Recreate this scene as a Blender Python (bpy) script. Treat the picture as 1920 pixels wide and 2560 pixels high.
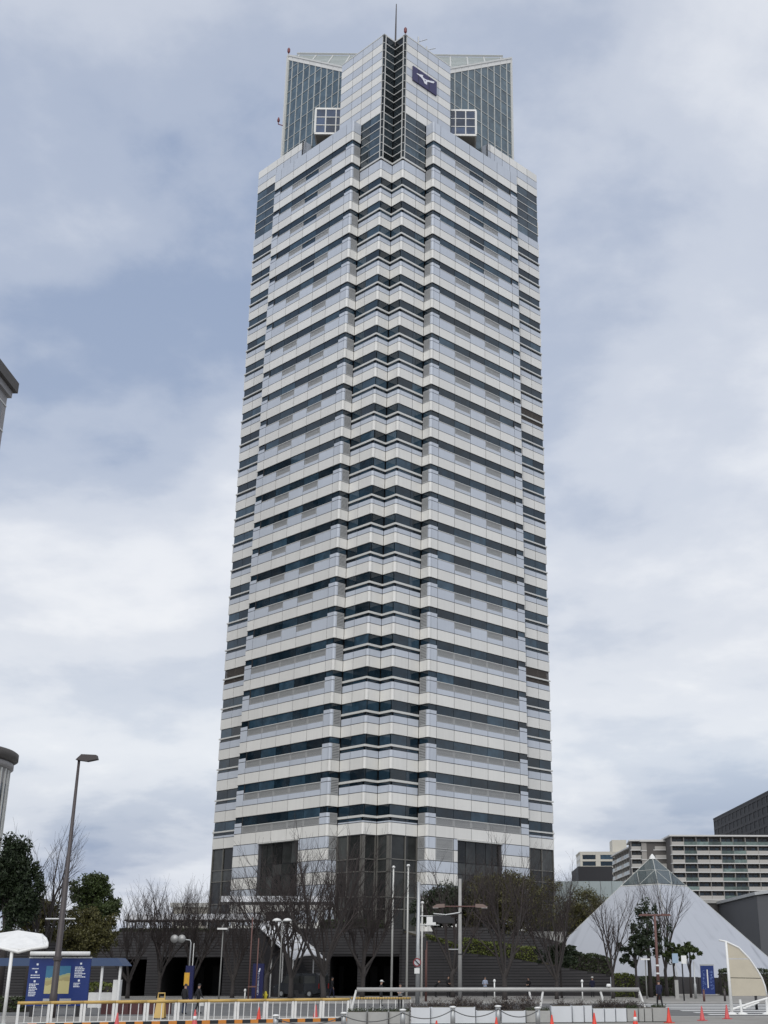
import bpy, bmesh, math, random
from math import sin, cos, pi, radians, sqrt, atan2
from mathutils import Vector, Matrix, noise

for o in list(bpy.data.objects): bpy.data.objects.remove(o)
sc = bpy.context.scene
COL = sc.collection

# ------------------------------------------------------------------ camera
F_PX, PITCH, PPX, CZ = 3052.785, 0.35616, 1153.5, 2.6      # in pixels of the 1920 x 2560 photograph
cam_d = bpy.data.cameras.new('camera'); cam = bpy.data.objects.new('camera', cam_d); COL.objects.link(cam)
cam_d.sensor_fit = 'VERTICAL'; cam_d.sensor_height = 36.0; cam_d.lens = F_PX/2560*36.0
cam_d.shift_x = -(PPX-960)/2560
cam_d.clip_start = 0.5; cam_d.clip_end = 9000
cam.location = (0, 0, CZ); cam.rotation_euler = (pi/2+PITCH, 0, 0)
sc.camera = cam
CP, SP = cos(PITCH), sin(PITCH)
def at(px, py, y):
    """point at ground distance y seen at photograph pixel (px, py)"""
    X = (px-PPX)/F_PX; Y = (1280-py)/F_PX
    k = y/(CP-Y*SP)
    return Vector((k*X, y, CZ+k*(SP+Y*CP)))
def gx(px, y, z=0.0):
    """world x of photograph column px at distance y and height z"""
    return (px-PPX)/F_PX*(y*CP+(z-CZ)*SP)

# ------------------------------------------------------------------ world, sun, exposure
SUN_EL, SUN_AZ = radians(46), radians(184)       # behind the camera, a little to the left of it
w = bpy.data.worlds.new('World'); sc.world = w; w.use_nodes = True
nt = w.node_tree; nt.nodes.clear()
def N(tree, t, **kw):
    n = tree.nodes.new(t)
    for k, v in kw.items():
        if k.startswith('i_'):
            key = k[2:]; key = int(key) if key.isdigit() else key.replace('_', ' ')
            n.inputs[key].default_value = v
        else: setattr(n, k, v)
    return n
def ramp(tree, stops, interp='LINEAR'):
    n = tree.nodes.new('ShaderNodeValToRGB'); e = n.color_ramp.elements; n.color_ramp.interpolation = interp
    while len(e) < len(stops): e.new(0.5)
    for i, (p, c) in enumerate(stops):
        e[i].position = p; e[i].color = (c, c, c, 1) if isinstance(c, (int, float)) else (*c, 1)
    return n
L = nt.links.new
tc = N(nt, 'ShaderNodeTexCoord'); sep = N(nt, 'ShaderNodeSeparateXYZ'); L(tc.outputs['Generated'], sep.inputs[0])
zc = N(nt, 'ShaderNodeMath', operation='MAXIMUM', i_1=0.0); L(sep.outputs[2], zc.inputs[0])
za = N(nt, 'ShaderNodeMath', operation='ADD', i_1=0.24); L(zc.outputs[0], za.inputs[0])
dv = [N(nt, 'ShaderNodeMath', operation='DIVIDE') for _ in range(2)]
for i in range(2): L(sep.outputs[i], dv[i].inputs[0]); L(za.outputs[0], dv[i].inputs[1])
cb = N(nt, 'ShaderNodeCombineXYZ', i_2=3.7); L(dv[0].outputs[0], cb.inputs[0]); L(dv[1].outputs[0], cb.inputs[1])
n1 = N(nt, 'ShaderNodeTexNoise', i_Scale=2.1, i_Detail=8.0, i_Roughness=0.55, i_Distortion=0.12); L(cb.outputs[0], n1.inputs['Vector'])
mp = N(nt, 'ShaderNodeMapping'); mp.inputs['Scale'].default_value = (0.8, 1.1, 1); mp.inputs['Location'].default_value = (2.3, -1.1, 0); L(cb.outputs[0], mp.inputs[0])
n2 = N(nt, 'ShaderNodeTexNoise', i_Scale=1.0, i_Detail=4.0, i_Roughness=0.5, i_Distortion=0.15); L(mp.outputs[0], n2.inputs['Vector'])
el = ramp(nt, [(0.0, (0.235, 0.285, 0.415)), (0.05, (0.27, 0.315, 0.44)), (0.10, (0.44, 0.465, 0.53)), (0.155, (0.70, 0.70, 0.705)), (0.24, (0.60, 0.61, 0.64)), (0.36, (0.455, 0.495, 0.575)), (0.58, (0.385, 0.435, 0.535)), (1.0, (0.40, 0.43, 0.50))])
L(sep.outputs[2], el.inputs[0])
add = N(nt, 'ShaderNodeMath', operation='MULTIPLY_ADD', i_1=0.75); L(n1.outputs['Fac'], add.inputs[0])
half = N(nt, 'ShaderNodeMath', operation='MULTIPLY', i_1=0.5); L(n2.outputs['Fac'], half.inputs[0]); L(half.outputs[0], add.inputs[2])
cr = ramp(nt, [(0.46, 0.0), (0.55, 0.30), (0.64, 0.62), (0.76, 1.0)], 'EASE'); L(add.outputs[0], cr.inputs[0])
dark = N(nt, 'ShaderNodeMix', data_type='RGBA', blend_type='MULTIPLY'); dark.inputs[0].default_value = 1.0; dark.inputs[7].default_value = (0.60, 0.665, 0.77, 1); L(el.outputs[0], dark.inputs[6])
light = N(nt, 'ShaderNodeMix', data_type='RGBA', blend_type='MIX'); light.inputs[0].default_value = 0.55; light.inputs[7].default_value = (0.74, 0.745, 0.755, 1); L(el.outputs[0], light.inputs[6])
cl = N(nt, 'ShaderNodeMix', data_type='RGBA', blend_type='MIX'); L(cr.outputs[0], cl.inputs[0]); L(dark.outputs[2], cl.inputs[6]); L(light.outputs[2], cl.inputs[7])
sky = N(nt, 'ShaderNodeTexSky', sky_type='NISHITA'); sky.sun_disc = False; sky.sun_elevation = SUN_EL; sky.sun_rotation = SUN_AZ
skm = N(nt, 'ShaderNodeMix', data_type='RGBA', blend_type='MULTIPLY'); skm.inputs[0].default_value = 1.0; skm.inputs[7].default_value = (0.08, 0.08, 0.08, 1); L(sky.outputs[0], skm.inputs[6])
fin = N(nt, 'ShaderNodeMix', data_type='RGBA', blend_type='MIX'); fin.inputs[0].default_value = 0.92; L(skm.outputs[2], fin.inputs[6]); L(cl.outputs[2], fin.inputs[7])
bg = N(nt, 'ShaderNodeBackground', i_Strength=1.0); L(fin.outputs[2], bg.inputs[0])
wo = N(nt, 'ShaderNodeOutputWorld'); L(bg.outputs[0], wo.inputs[0])
sd = bpy.data.lights.new('sun', 'SUN'); sd.energy = 1.5; sd.angle = radians(62); sd.color = (1.0, 0.965, 0.91)
sun = bpy.data.objects.new('sun', sd); COL.objects.link(sun); sun.location = (0, -40, 80)
sdir = Vector((sin(SUN_AZ)*cos(SUN_EL), cos(SUN_AZ)*cos(SUN_EL), sin(SUN_EL)))
sun.rotation_euler = sdir.to_track_quat('Z', 'Y').to_euler()
vs = sc.view_settings; vs.view_transform = 'Standard'; vs.look = 'None'; vs.gamma = 1.0; vs.use_curve_mapping = False; vs.exposure = 0.45
sc.render.resolution_x = 768; sc.render.resolution_y = 1024

# ------------------------------------------------------------------ helpers
class MB:
    def __init__(s): s.v = []; s.f = []; s.m = []
    def add(s, vs_, fs, mi=0):
        b = len(s.v); s.v += [tuple(p) for p in vs_]; s.f += [tuple(i+b for i in f) for f in fs]; s.m += [mi]*len(fs); return s
    def box(s, x0, x1, y0, y1, z0, z1, mi=0):
        vs_ = [(x, y, z) for z in (z0, z1) for y in (y0, y1) for x in (x0, x1)]
        return s.add(vs_, [(0, 2, 3, 1), (4, 5, 7, 6), (0, 1, 5, 4), (2, 6, 7, 3), (0, 4, 6, 2), (1, 3, 7, 5)], mi)
    def prism(s, poly, d, mi=0):
        """extrude a planar 3-D polygon by vector d"""
        n = len(poly); P = [Vector(p) for p in poly]; d = Vector(d)
        nor = sum(((P[i]-P[0]).cross(P[(i+1) % n]-P[0]) for i in range(n)), Vector())
        if nor.dot(d) > 0: P = P[::-1]
        vs_ = P+[p+d for p in P]
        fs = [tuple(range(n)), tuple(range(2*n-1, n-1, -1))]+[(i, i+n, (i+1) % n+n, (i+1) % n) for i in range(n)]
        return s.add(vs_, fs, mi)
    def tube(s, pts, rad, n=8, mi=0, cap=True):
        P = [Vector(p) for p in pts]; R = rad if isinstance(rad, (list, tuple)) else [rad]*len(P)
        vs_ = []; fs = []
        t = (P[1]-P[0]).normalized(); ref = Vector((0, 0, 1)) if abs(t.z) < .9 else Vector((1, 0, 0))
        u = t.cross(ref).normalized()
        for i, p in enumerate(P):
            if i == 0: t = P[1]-P[0]
            elif i == len(P)-1: t = P[i]-P[i-1]
            else: t = P[i+1]-P[i-1]
            t = t.normalized(); u = (u-t*u.dot(t)).normalized(); v = t.cross(u)
            vs_ += [p+(u*cos(2*pi*k/n)+v*sin(2*pi*k/n))*R[i] for k in range(n)]
        for i in range(len(P)-1):
            for k in range(n):
                a = i*n+k; b = i*n+(k+1) % n
                fs.append((a, b, b+n, a+n))
        if cap: fs += [tuple(range(n-1, -1, -1)), tuple((len(P)-1)*n+k for k in range(n))]
        return s.add(vs_, fs, mi)
    def lathe(s, prof, c=(0, 0, 0), n=16, mi=0):
        """profile [(r, z)...] from bottom to top round a vertical axis"""
        c = Vector(c); vs_ = []; fs = []
        for r, z in prof: vs_ += [c+Vector((r*cos(2*pi*k/n), r*sin(2*pi*k/n), z)) for k in range(n)]
        for i in range(len(prof)-1):
            for k in range(n):
                a = i*n+k; b = i*n+(k+1) % n; fs.append((a, b, b+n, a+n))
        fs += [tuple(range(n-1, -1, -1)), tuple((len(prof)-1)*n+k for k in range(n))]
        return s.add(vs_, fs, mi)
    def build(s, name, mat, parent=None, smooth=False, **props):
        me = bpy.data.meshes.new(name); me.from_pydata(s.v, [], s.f)
        mats = mat if isinstance(mat, (list, tuple)) else [mat]
        for m in mats: me.materials.append(m)
        if len(mats) > 1: me.polygons.foreach_set('material_index', s.m)
        if smooth: me.polygons.foreach_set('use_smooth', [True]*len(me.polygons))
        me.update()
        return link(name, me, parent, **props)
def link(name, data, parent=None, loc=None, rot=None, scale=None, **props):
    o = bpy.data.objects.new(name, data); COL.objects.link(o)
    if parent: o.parent = parent
    if loc is not None: o.location = loc
    if rot is not None: o.rotation_euler = rot
    if scale is not None: o.scale = scale
    for k, v in props.items(): o[k] = v
    return o
def thing(name, label, category, loc=(0, 0, 0), rz=0.0, group=None):
    o = link(name, None, None, loc, (0, 0, rz), label=label, category=category)
    o.empty_display_size = 0.3
    if group: o['group'] = group
    return o

_M = {}
def mat(name, col, rough=0.6, metal=0.0, var=0.0, noise_s=0.0, noise_a=0.0, spec=0.5, ior=None, bump=0.0, bump_s=8.0, streak=0.0, trans=0.0, alpha=1.0, emit=None):
    """procedural principled material: flat colour + per-piece variation + noise mottling + vertical streaks + bump"""
    if name in _M: return _M[name]
    m = bpy.data.materials.new(name); m.use_nodes = True; t = m.node_tree; b = t.nodes['Principled BSDF']; l = t.links.new
    b.inputs['Base Color'].default_value = (*col, 1); b.inputs['Roughness'].default_value = rough; b.inputs['Metallic'].default_value = metal
    b.inputs['Specular IOR Level'].default_value = spec
    if ior: b.inputs['IOR'].default_value = ior
    if trans: b.inputs['Transmission Weight'].default_value = trans
    if alpha < 1: b.inputs['Alpha'].default_value = alpha
    if emit: b.inputs['Emission Color'].default_value = (*emit[0], 1); b.inputs['Emission Strength'].default_value = emit[1]
    src = None
    def hsv(prev, val, lo, hi):
        mr = N(t, 'ShaderNodeMapRange'); mr.inputs['To Min'].default_value = lo; mr.inputs['To Max'].default_value = hi; l(val, mr.inputs['Value'])
        h = N(t, 'ShaderNodeHueSaturation'); l(mr.outputs[0], h.inputs['Value'])
        if prev is None: h.inputs['Color'].default_value = (*col, 1)
        else: l(prev, h.inputs['Color'])
        return h.outputs[0]
    if var:
        g = N(t, 'ShaderNodeNewGeometry'); oi = N(t, 'ShaderNodeObjectInfo')
        a = N(t, 'ShaderNodeMath', operation='ADD'); l(g.outputs['Random Per Island'], a.inputs[0]); l(oi.outputs['Random'], a.inputs[1])
        fr = N(t, 'ShaderNodeMath', operation='FRACT'); l(a.outputs[0], fr.inputs[0])
        src = hsv(src, fr.outputs[0], 1-var, 1+var)
    if noise_a:
        g2 = N(t, 'ShaderNodeNewGeometry')
        nz = N(t, 'ShaderNodeTexNoise', i_Scale=noise_s, i_Detail=5.0, i_Roughness=0.6); l(g2.outputs['Position'], nz.inputs['Vector'])
        src = hsv(src, nz.outputs['Fac'], 1-noise_a, 1+noise_a)
    if streak:
        g3 = N(t, 'ShaderNodeNewGeometry'); mp3 = N(t, 'ShaderNodeMapping'); mp3.inputs['Scale'].default_value = (3.2, 3.2, 0.10); l(g3.outputs['Position'], mp3.inputs[0])
        nz = N(t, 'ShaderNodeTexNoise', i_Scale=1.0, i_Detail=4.0, i_Roughness=0.65); l(mp3.outputs[0], nz.inputs['Vector'])
        src = hsv(src, nz.outputs['Fac'], 1-streak, 1+streak*.6)
    if src is not None: l(src, b.inputs['Base Color'])
    if bump:
        g4 = N(t, 'ShaderNodeNewGeometry'); nb = N(t, 'ShaderNodeTexNoise', i_Scale=bump_s, i_Detail=4.0); l(g4.outputs['Position'], nb.inputs['Vector'])
        bp = N(t, 'ShaderNodeBump', i_Strength=bump, i_Distance=0.05); l(nb.outputs['Fac'], bp.inputs['Height']); l(bp.outputs[0], b.inputs['Normal'])
    _M[name] = m; return m

# ------------------------------------------------------------------ materials
M_CREAM = mat('cream_panel', (0.725, 0.715, 0.675), 0.40, var=0.05, noise_s=.35, noise_a=0.06, streak=0.09)
M_GREY = mat('blue_grey_panel', (0.510, 0.548, 0.605), 0.40, var=0.05, noise_s=.35, noise_a=0.06, streak=0.09)
M_SEAL = mat('joint_sealant', (0.085, 0.09, 0.10), 0.8)
M_CORE = mat('dark_core', (0.022, 0.024, 0.028), 0.7)
M_RAIL = mat('pale_sill_rail', (0.60, 0.60, 0.57), 0.4)
M_LOUV = mat('grey_louvre', (0.40, 0.405, 0.40), 0.5, var=.05)
M_LOUVW = mat('pale_louvre', (0.42, 0.425, 0.42), 0.5, var=.05)
M_LOUVB = mat('brown_louvre', (0.085, 0.072, 0.062), 0.6)
M_FRAME = mat('window_mullion', (0.50, 0.51, 0.48), 0.4, metal=.2)
M_FRAMED = mat('dark_mullion', (0.16, 0.155, 0.14), 0.45, metal=.2)
M_SOFF = mat('soffit', (0.33, 0.31, 0.27), 0.7)
def glass(name, base, ior, rough, v, lo=.45):
    if name in _M: return _M[name]
    m = bpy.data.materials.new(name); m.use_nodes = True; t = m.node_tree; b = t.nodes['Principled BSDF']; l = t.links.new
    g = N(t, 'ShaderNodeNewGeometry'); oi = N(t, 'ShaderNodeObjectInfo')
    a = N(t, 'ShaderNodeMath', operation='ADD'); l(g.outputs['Random Per Island'], a.inputs[0]); l(oi.outputs['Random'], a.inputs[1])
    fr = N(t, 'ShaderNodeMath', operation='FRACT'); l(a.outputs[0], fr.inputs[0])
    r = ramp(t, [(0.0, tuple(c*lo for c in base)), (0.45, base), (0.8, tuple(c*(1+v) for c in base)), (1.0, tuple(c*(1+2.2*v)+.012*v for c in base))]); l(fr.outputs[0], r.inputs[0])
    nz = N(t, 'ShaderNodeTexNoise', i_Scale=0.9, i_Detail=2.0); l(g.outputs['Position'], nz.inputs['Vector'])
    mx = N(t, 'ShaderNodeMix', data_type='RGBA', blend_type='MULTIPLY'); mx.inputs[0].default_value = 0.6
    r2 = ramp(t, [(0.35, 0.55), (0.65, 1.25)]); l(nz.outputs['Fac'], r2.inputs[0]); l(r.outputs[0], mx.inputs[6]); l(r2.outputs[0], mx.inputs[7])
    l(mx.outputs[2], b.inputs['Base Color']); b.inputs['Roughness'].default_value = rough; b.inputs['IOR'].default_value = ior
    nb = N(t, 'ShaderNodeTexNoise', i_Scale=0.5, i_Detail=1.0); l(g.outputs['Position'], nb.inputs['Vector'])
    bp = N(t, 'ShaderNodeBump', i_Strength=0.06, i_Distance=0.3); l(nb.outputs['Fac'], bp.inputs['Height']); l(bp.outputs[0], b.inputs['Normal'])
    _M[name] = m; return m
M_GLASS = glass('window_glass', (0.012, 0.027, 0.041), 1.52, 0.05, 0.7, .55)
M_GLASSC = glass('crown_glass', (0.078, 0.116, 0.138), 1.7, 0.06, 0.06, .85)
M_GLASSY = glass('bay_glass', (0.030, 0.052, 0.100), 1.30, 0.05, 0.3, .7)
M_GLASSV = glass('curtain_glass', (0.012, 0.018, 0.022), 1.36, 0.05, 0.8)
M_GLASSB = glass('base_glass', (0.026, 0.028, 0.027), 1.42, 0.06, 0.8)
M_WHITE = mat('white_paint', (0.76, 0.76, 0.74), 0.5, noise_s=3, noise_a=.14, streak=.10)
M_STEEL = mat('galvanised_steel', (0.42, 0.43, 0.43), 0.45, metal=.5, noise_s=3, noise_a=.12)
M_BROWNP = mat('dark_brown_paint', (0.055, 0.045, 0.045), 0.5, noise_s=2, noise_a=.15)
M_RUST = mat('rust_red_paint', (0.13, 0.062, 0.052), 0.6, noise_s=3, noise_a=.2)
M_BLACK = mat('black_rubber', (0.018, 0.018, 0.02), 0.6)
M_CONC = mat('concrete', (0.36, 0.355, 0.34), 0.85, noise_s=1.6, noise_a=.16, bump=.2)

# ================================================================== GROUND, ROAD
def ground_material(name, a, b, s):
    m = bpy.data.materials.new(name); m.use_nodes = True; t = m.node_tree; p = t.nodes['Principled BSDF']; l = t.links.new
    g = N(t, 'ShaderNodeNewGeometry'); n = N(t, 'ShaderNodeTexNoise', i_Scale=s, i_Detail=8.0, i_Roughness=.65); l(g.outputs['Position'], n.inputs['Vector'])
    r = ramp(t, [(0.3, a), (0.7, b)]); l(n.outputs['Fac'], r.inputs[0]); l(r.outputs[0], p.inputs['Base Color']); p.inputs['Roughness'].default_value = .9
    n2_ = N(t, 'ShaderNodeTexNoise', i_Scale=40.0, i_Detail=3.0); l(g.outputs['Position'], n2_.inputs['Vector'])
    bp = N(t, 'ShaderNodeBump', i_Strength=.25, i_Distance=.02); l(n2_.outputs['Fac'], bp.inputs['Height']); l(bp.outputs[0], p.inputs['Normal'])
    return m
M_GROUND = ground_material('plaza_paving', (0.21, 0.20, 0.18), (0.29, 0.28, 0.26), .35)
M_ASPH = ground_material('asphalt', (0.10, 0.10, 0.10), (0.15, 0.15, 0.147), .5)
M_EARTH = ground_material('planted_earth', (0.045, 0.038, 0.026), (0.08, 0.07, 0.045), 1.2)
MB().add([(-1500, -60, 0), (1500, -60, 0), (1500, 3000, 0), (-1500, 3000, 0)], [(0, 1, 2, 3)]).build('ground', M_GROUND, kind='structure')
road = MB().box(-300, 300, 73, 98, -.5, .004).build('road', M_ASPH, kind='structure')
for y0, y1 in ((98, 98.25), (72.75, 73)):
    MB().box(-300, 300, y0, y1, -.4, .12 if y0 > 80 else .016).build('kerb', M_CONC, road)
M_LINE = mat('road_paint', (0.62, 0.62, 0.60), .7, noise_s=1.3, noise_a=.18)
for i in range(7):                                             # zebra stripes of the crossing at the right
    y = 75.2+i*3.2
    MB().add([(14.2-.25*i, y, .008), (30, y+.35, .008), (30, y+1.75, .008), (14.2-.25*i, y+1.3, .008)], [(0, 1, 2, 3)]).build('painted_stripe', M_LINE, road)
MB().add([(17, 67.4, .006), (40, 68.2, .006), (40, 68.7, .006), (17, 67.8, .006)], [(0, 1, 2, 3)]).build('painted_line', M_LINE, kind='structure')
pave = MB().box(-300, 300, 98.25, 117, -.4, .11).build('pavement', M_GROUND, kind='structure')

# ================================================================== THE TOWER
TX, TY, PSI = -9.955, 143.527, -0.01775
A0, S, T, A1, R, A2 = 8.4146, 1.6202, 3.839, 26.9895, 1.4466, 33.637
def ROW(k): return 20.6+4.15*k if k <= 6 else (45.5+3.925*(k-6) if k <= 16 else 84.75+4.0*(k-16))
DECK = 5.86
tower = thing('office_tower', 'tall cream and blue-grey striped office tower with zigzag corner and glass crown', 'office tower', (TX, TY, 0), pi/4-PSI)
SP_ = {}                                                       # kind -> list of boxes (tower-local)
def spec(kind, side, typ, c, u0, u1, z0, z1, d0, d1):
    bx = [u0, u1, c-d1, c-d0] if typ == 'N' else [c-d1, c-d0, u0, u1]
    wide = 'a' if typ == 'N' else 'b'
    if side == 'L': bx = [bx[2], bx[3], bx[0], bx[1]]; wide = 'b' if wide == 'a' else 'a'
    SP_.setdefault(kind, []).append((*bx, z0, z1, wide))
G = 0.042
back = MB()
def raw(mb, side, typ, c, u0, u1, z0, z1, d0, d1):
    bx = [u0, u1, c-d1, c-d0] if typ == 'N' else [c-d1, c-d0, u0, u1]
    if side == 'L': bx = [bx[2], bx[3], bx[0], bx[1]]
    mb.box(*bx, z0, z1)
def band(kind, side, typ, c, joints, z0, z1, depth=.10, backing=True):
    for u0, u1 in zip(joints[:-1], joints[1:]):
        spec(kind, side, typ, c, u0+G, u1-G, z0+G, z1-G, -depth, 0)
    if backing: raw(back, side, typ, c, joints[0], joints[-1], z0+.004, z1-.004, -.52, -.045)
def pane(side, typ, c, joints, z0, z1, d=-.11, kind='window_pane', g=.03):
    for u0, u1 in zip(joints[:-1], joints[1:]):
        spec(kind, side, typ, c, u0+g, u1-g, z0+g, z1-g, d-.05, d)
corners = {'cream': [], 'grey': []}
def corner(side, a, b, z0, z1, kind):
    p = (a, b) if side == 'R' else (b, a)
    corners[kind].append((*p, z0+G, z1-G))
CW = .36
JM = [9.93, 13.04, 16.15, 19.25, 22.35, 25.46]
JN = [T+CW, 6.51, A0]
JE = [A1, 28.75, 31.20, A2]
rails, darkbits = MB(), MB()
for side in 'RL':
    for k in range(25):
        zt = ROW(k); zb = ROW(k-1) if k else 17.12; low = k == 0
        zc_ = zb+1.41                                             # top of the cream band
        # ---- main face
        zs = zt-1.19                                             # sill of the ribbon window
        pane(side, 'N', 0, JM, zs+.05, zt)
        raw(darkbits, side, 'N', 0, 25.30, 25.46, zs, zt, -.5, -.03)
        raw(rails, side, 'N', 0, 9.93, 25.30, zs-.02, zs+.06, -.5, .02)
        band('cream_panel', side, 'N', 0, [A0+CW]+JM+[A1], zb, zc_)
        if not low:
            for i, (u0, u1) in enumerate(zip(JM[:-1], JM[1:])):
                zl = zs-.82
                if k < 6 or i in (1, 3):
                    spec('louvre', side, 'N', 0, u0+.04, u1-.04, zl, zs-.02, -.16, -.05)
                    raw(back, side, 'N', 0, u0, u1, zl, zs-.02, -.52, -.17)
                    band('grey_panel', side, 'N', 0, [u0, u1], zc_, zl)
                elif i == 2 and k >= 20:
                    pane(side, 'N', 0, [u0, u1], zl, zs-.03)
                    band('grey_panel', side, 'N', 0, [u0, u1], zc_, zl)
                else: band('grey_panel', side, 'N', 0, [u0, u1], zc_, zs-.02)
        else:
            for u0, u1 in zip(JM[:-1], JM[1:]):
                spec('louvre', side, 'N', 0, u0+.04, u1-.04, zc_+.03, zs-.02, -.16, -.05)
            raw(back, side, 'N', 0, JM[0], JM[-1], zc_, zs-.02, -.52, -.17)
        # ---- pier beside the notch and pier at the far end
        zp = zt-.70; zq = zt-1.22
        for j in ([A0+CW, 9.93], [25.46, A1]):
            pane(side, 'N', 0, j, zp, zt, d=-.16)
            band('grey_panel', side, 'N', 0, j, zq, zp); band('grey_panel', side, 'N', 0, j, min(zc_, zq-.01), zq)
        pane(side, 'S', A0, [.16, S], zp, zt, d=-.16)
        spec('window_pane', side, 'N', 0, A0+.16, A0+CW, zp+.03, zt-.03, -.21, -.16)
        corner(side, A0, 0, zq, zp, 'grey'); corner(side, A0, 0, min(zc_, zq-.05), zq, 'grey'); corner(side, A0, 0, zb, zc_, 'cream')
        spec('louvre', side, 'S', A0, CW+.05, S-.04, zc_+.04, zp-.03, -.16, -.05)
        raw(back, side, 'S', A0, CW, S, zc_, zp, -.52, -.17)
        band('cream_panel', side, 'S', A0, [CW, S], zb, zc_)
        # ---- notch
        if k <= 22:
            zw = zt-1.22
            pane(side, 'N', S, [T+.05]+JN[1:], zw, zt, d=-.11); pane(side, 'S', T, [S+.30, T], zw, zt, d=-.11)
            for (ty, c, u0, u1) in (('N', S, T, A0), ('S', T, S, T)):
                raw(rails, side, ty, c, u0+.02, u1+(0 if ty == 'N' else .0), zw-.27, zw, -.5, .05 if ty == 'N' else .047)
            zd = zw-.27-.36
            pane(side, 'N', S, JN[:1]+JN[1:], zd, zw-.27, d=-.10); pane(side, 'S', T, [S+.12, T], zd, zw-.27, d=-.10)
            if zd-zc_ > .1:
                band('grey_panel', side, 'N', S, JN, zc_, zd); band('grey_panel', side, 'S', T, [S+CW, T], zc_, zd); corner(side, T, S, zc_, zd, 'grey')
            band('cream_panel', side, 'N', S, JN, zb, zc_); band('cream_panel', side, 'S', T, [S+CW, T], zb, zc_); corner(side, T, S, zb, zc_, 'cream')
        # ---- end bay
        if k <= 22:
            zw = zt-1.20; zd = zw-.20-.34
            brown = k == 5 or (side == 'R' and k == 15)
            raw(rails, side, 'N', R, A1, A2+.12, zw-.19, zw, -.5, .10)
            if brown:
                for u0, u1 in zip(JE[:-1], JE[1:]):
                    spec('brown_louvre', side, 'N', R, u0+.03, u1-.03, zw, zt-.05, -.25, -.12); spec('brown_louvre', side, 'N', R, u0+.03, u1-.03, zd-.25, zw-.19, -.2, -.08)
                zd -= .25
            else:
                pane(side, 'N', R, JE, zw, zt, d=-.11); pane(side, 'N', R, JE, zd, zw-.19, d=-.12)
            if zd-zc_ > .1: band('grey_panel', side, 'N', R, JE, zc_, zd)
            band('cream_panel', side, 'N', R, JE, zb, zc_)
    # ---- parapet of the main face
    band('cream_panel', side, 'N', 0, [A0+CW]+JM+[A1], ROW(24), 118.22); band('grey_panel', side, 'N', 0, [A0+CW]+JM+[A1], 118.22, 120.15)
    band('cream_panel', side, 'S', A0, [CW, S], ROW(24), 118.22); band('grey_panel', side, 'S', A0, [CW, S], 118.22, 120.15)
    corner(side, A0, 0, ROW(24), 118.22, 'cream'); corner(side, A0, 0, 118.22, 120.15, 'grey')
    # ---- notch band under the crown glazing
    for (z0, z1, kd) in ((ROW(22), ROW(22)+1.42, 'cream'), (ROW(22)+1.42, 111.72, 'grey')):
        band(kd+'_panel', side, 'N', S, JN, z0, z1); band(kd+'_panel', side, 'S', T, [S+CW, T], z0, z1); corner(side, T, S, z0, z1, kd)
    raw(rails, side, 'N', S, T, A0, 111.92, 112.2, -.5, .05); raw(rails, side, 'S', T, S, T, 111.92, 112.2, -.5, .047)
    # ---- end bay: tall panes, then three bands of panels up to the raised parapet
    zz = [111.5+1.44*i for i in range(7)]
    for z0, z1 in zip(zz[:-1], zz[1:]):
        pane(side, 'N', R, JE, z0, z1, d=-.10, kind='corner_pane')
        raw(rails, side, 'N', R, A1, A2, z1-.05, z1+.05, -.3, -.02) if z1 < 120 else None
    band('grey_panel', side, 'N', R, JE, ROW(22)+1.41, 111.5); band('cream_panel', side, 'N', R, JE, ROW(22), ROW(22)+1.41)
    JB = [21.93, 23.4, 25.2, A1]+JE[1:]
    for i, kd in enumerate(('cream', 'grey', 'cream')): band(kd+'_panel', side, 'N', R, JB if i else JE, 120.14+1.42*i, 120.14+1.42*(i+1))
    raw(back, side, 'N', R, 21.93, A1, 119.9, 121.6, -.5, -.02)
    band('grey_panel', side, 'S', 21.93, [R, 2.9], 120.2, 124.4)
    # ---- crown: notch glazing and panelled prism
    zz = [112.2, 113.35]+[113.35+1.36*i for i in range(1, 6)]
    zz = zz[:-1]+[120.15]
    for z0, z1 in zip(zz[:-1], zz[1:]):
        pane(side, 'N', S, JN, z0, z1, d=-.08, kind='corner_pane'); raw(rails, side, 'N', S, T+CW, A0, z1-.05, z1+.05, -.3, .0)
    raw(rails, side, 'N', S, T+CW-.06, T+CW+.06, 112.2, 120.15, -.3, .015)
    zr = zz+[120.15+1.4*i for i in range(1, 11)]
    JP = [T+CW, 6.42, 8.65, 10.88, 13.6]
    for i in range(10): band(('cream_panel', 'grey_panel')[i % 2], side, 'N', S, JP, 120.15+1.4*i, 120.15+1.4*(i+1))
    for z0, z1 in zip(zr[:-1], zr[1:]):
        pane(side, 'S', T, [S+CW, T], z0, z1, d=-.08, kind='curtain_pane'); raw(rails, side, 'S', T, S+CW, T, z1-.055, z1+.055, -.3, .02)
        pane(side, 'N', S, [T+.03, T+CW-.05], z0, z1, d=-.05, kind='curtain_pane'); pane(side, 'S', T, [S+.02, S+CW-.05], z0, z1, d=-.06, kind='curtain_pane')
        raw(rails, side, 'N', S, T+.01, T+CW, z1-.04, z1+.04, -.3, .003); raw(rails, side, 'S', T, S+.015, S+CW, z1-.038, z1+.038, -.3, .003)
    raw(rails, side, 'S', T, S+CW-.06, S+CW+.06, 112.2, 134.15, -.3, .03)
    raw(rails, side, 'N', S, T+CW-.05, T+CW+.02, 120.15, 134.15, -.3, .012)
    raw(rails, side, 'N', S, T-.03, 13.6, 134.15, 134.33, -.5, .03); raw(rails, side, 'S', T, S-.03, T, 134.15, 134.32, -.5, .03)
    # ---- base storeys 5.86 .. 17.12
    zB = [5.86, 7.35, 8.80, 10.2, 11.62, 13.03, 14.38, 15.76, 17.12]
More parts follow.
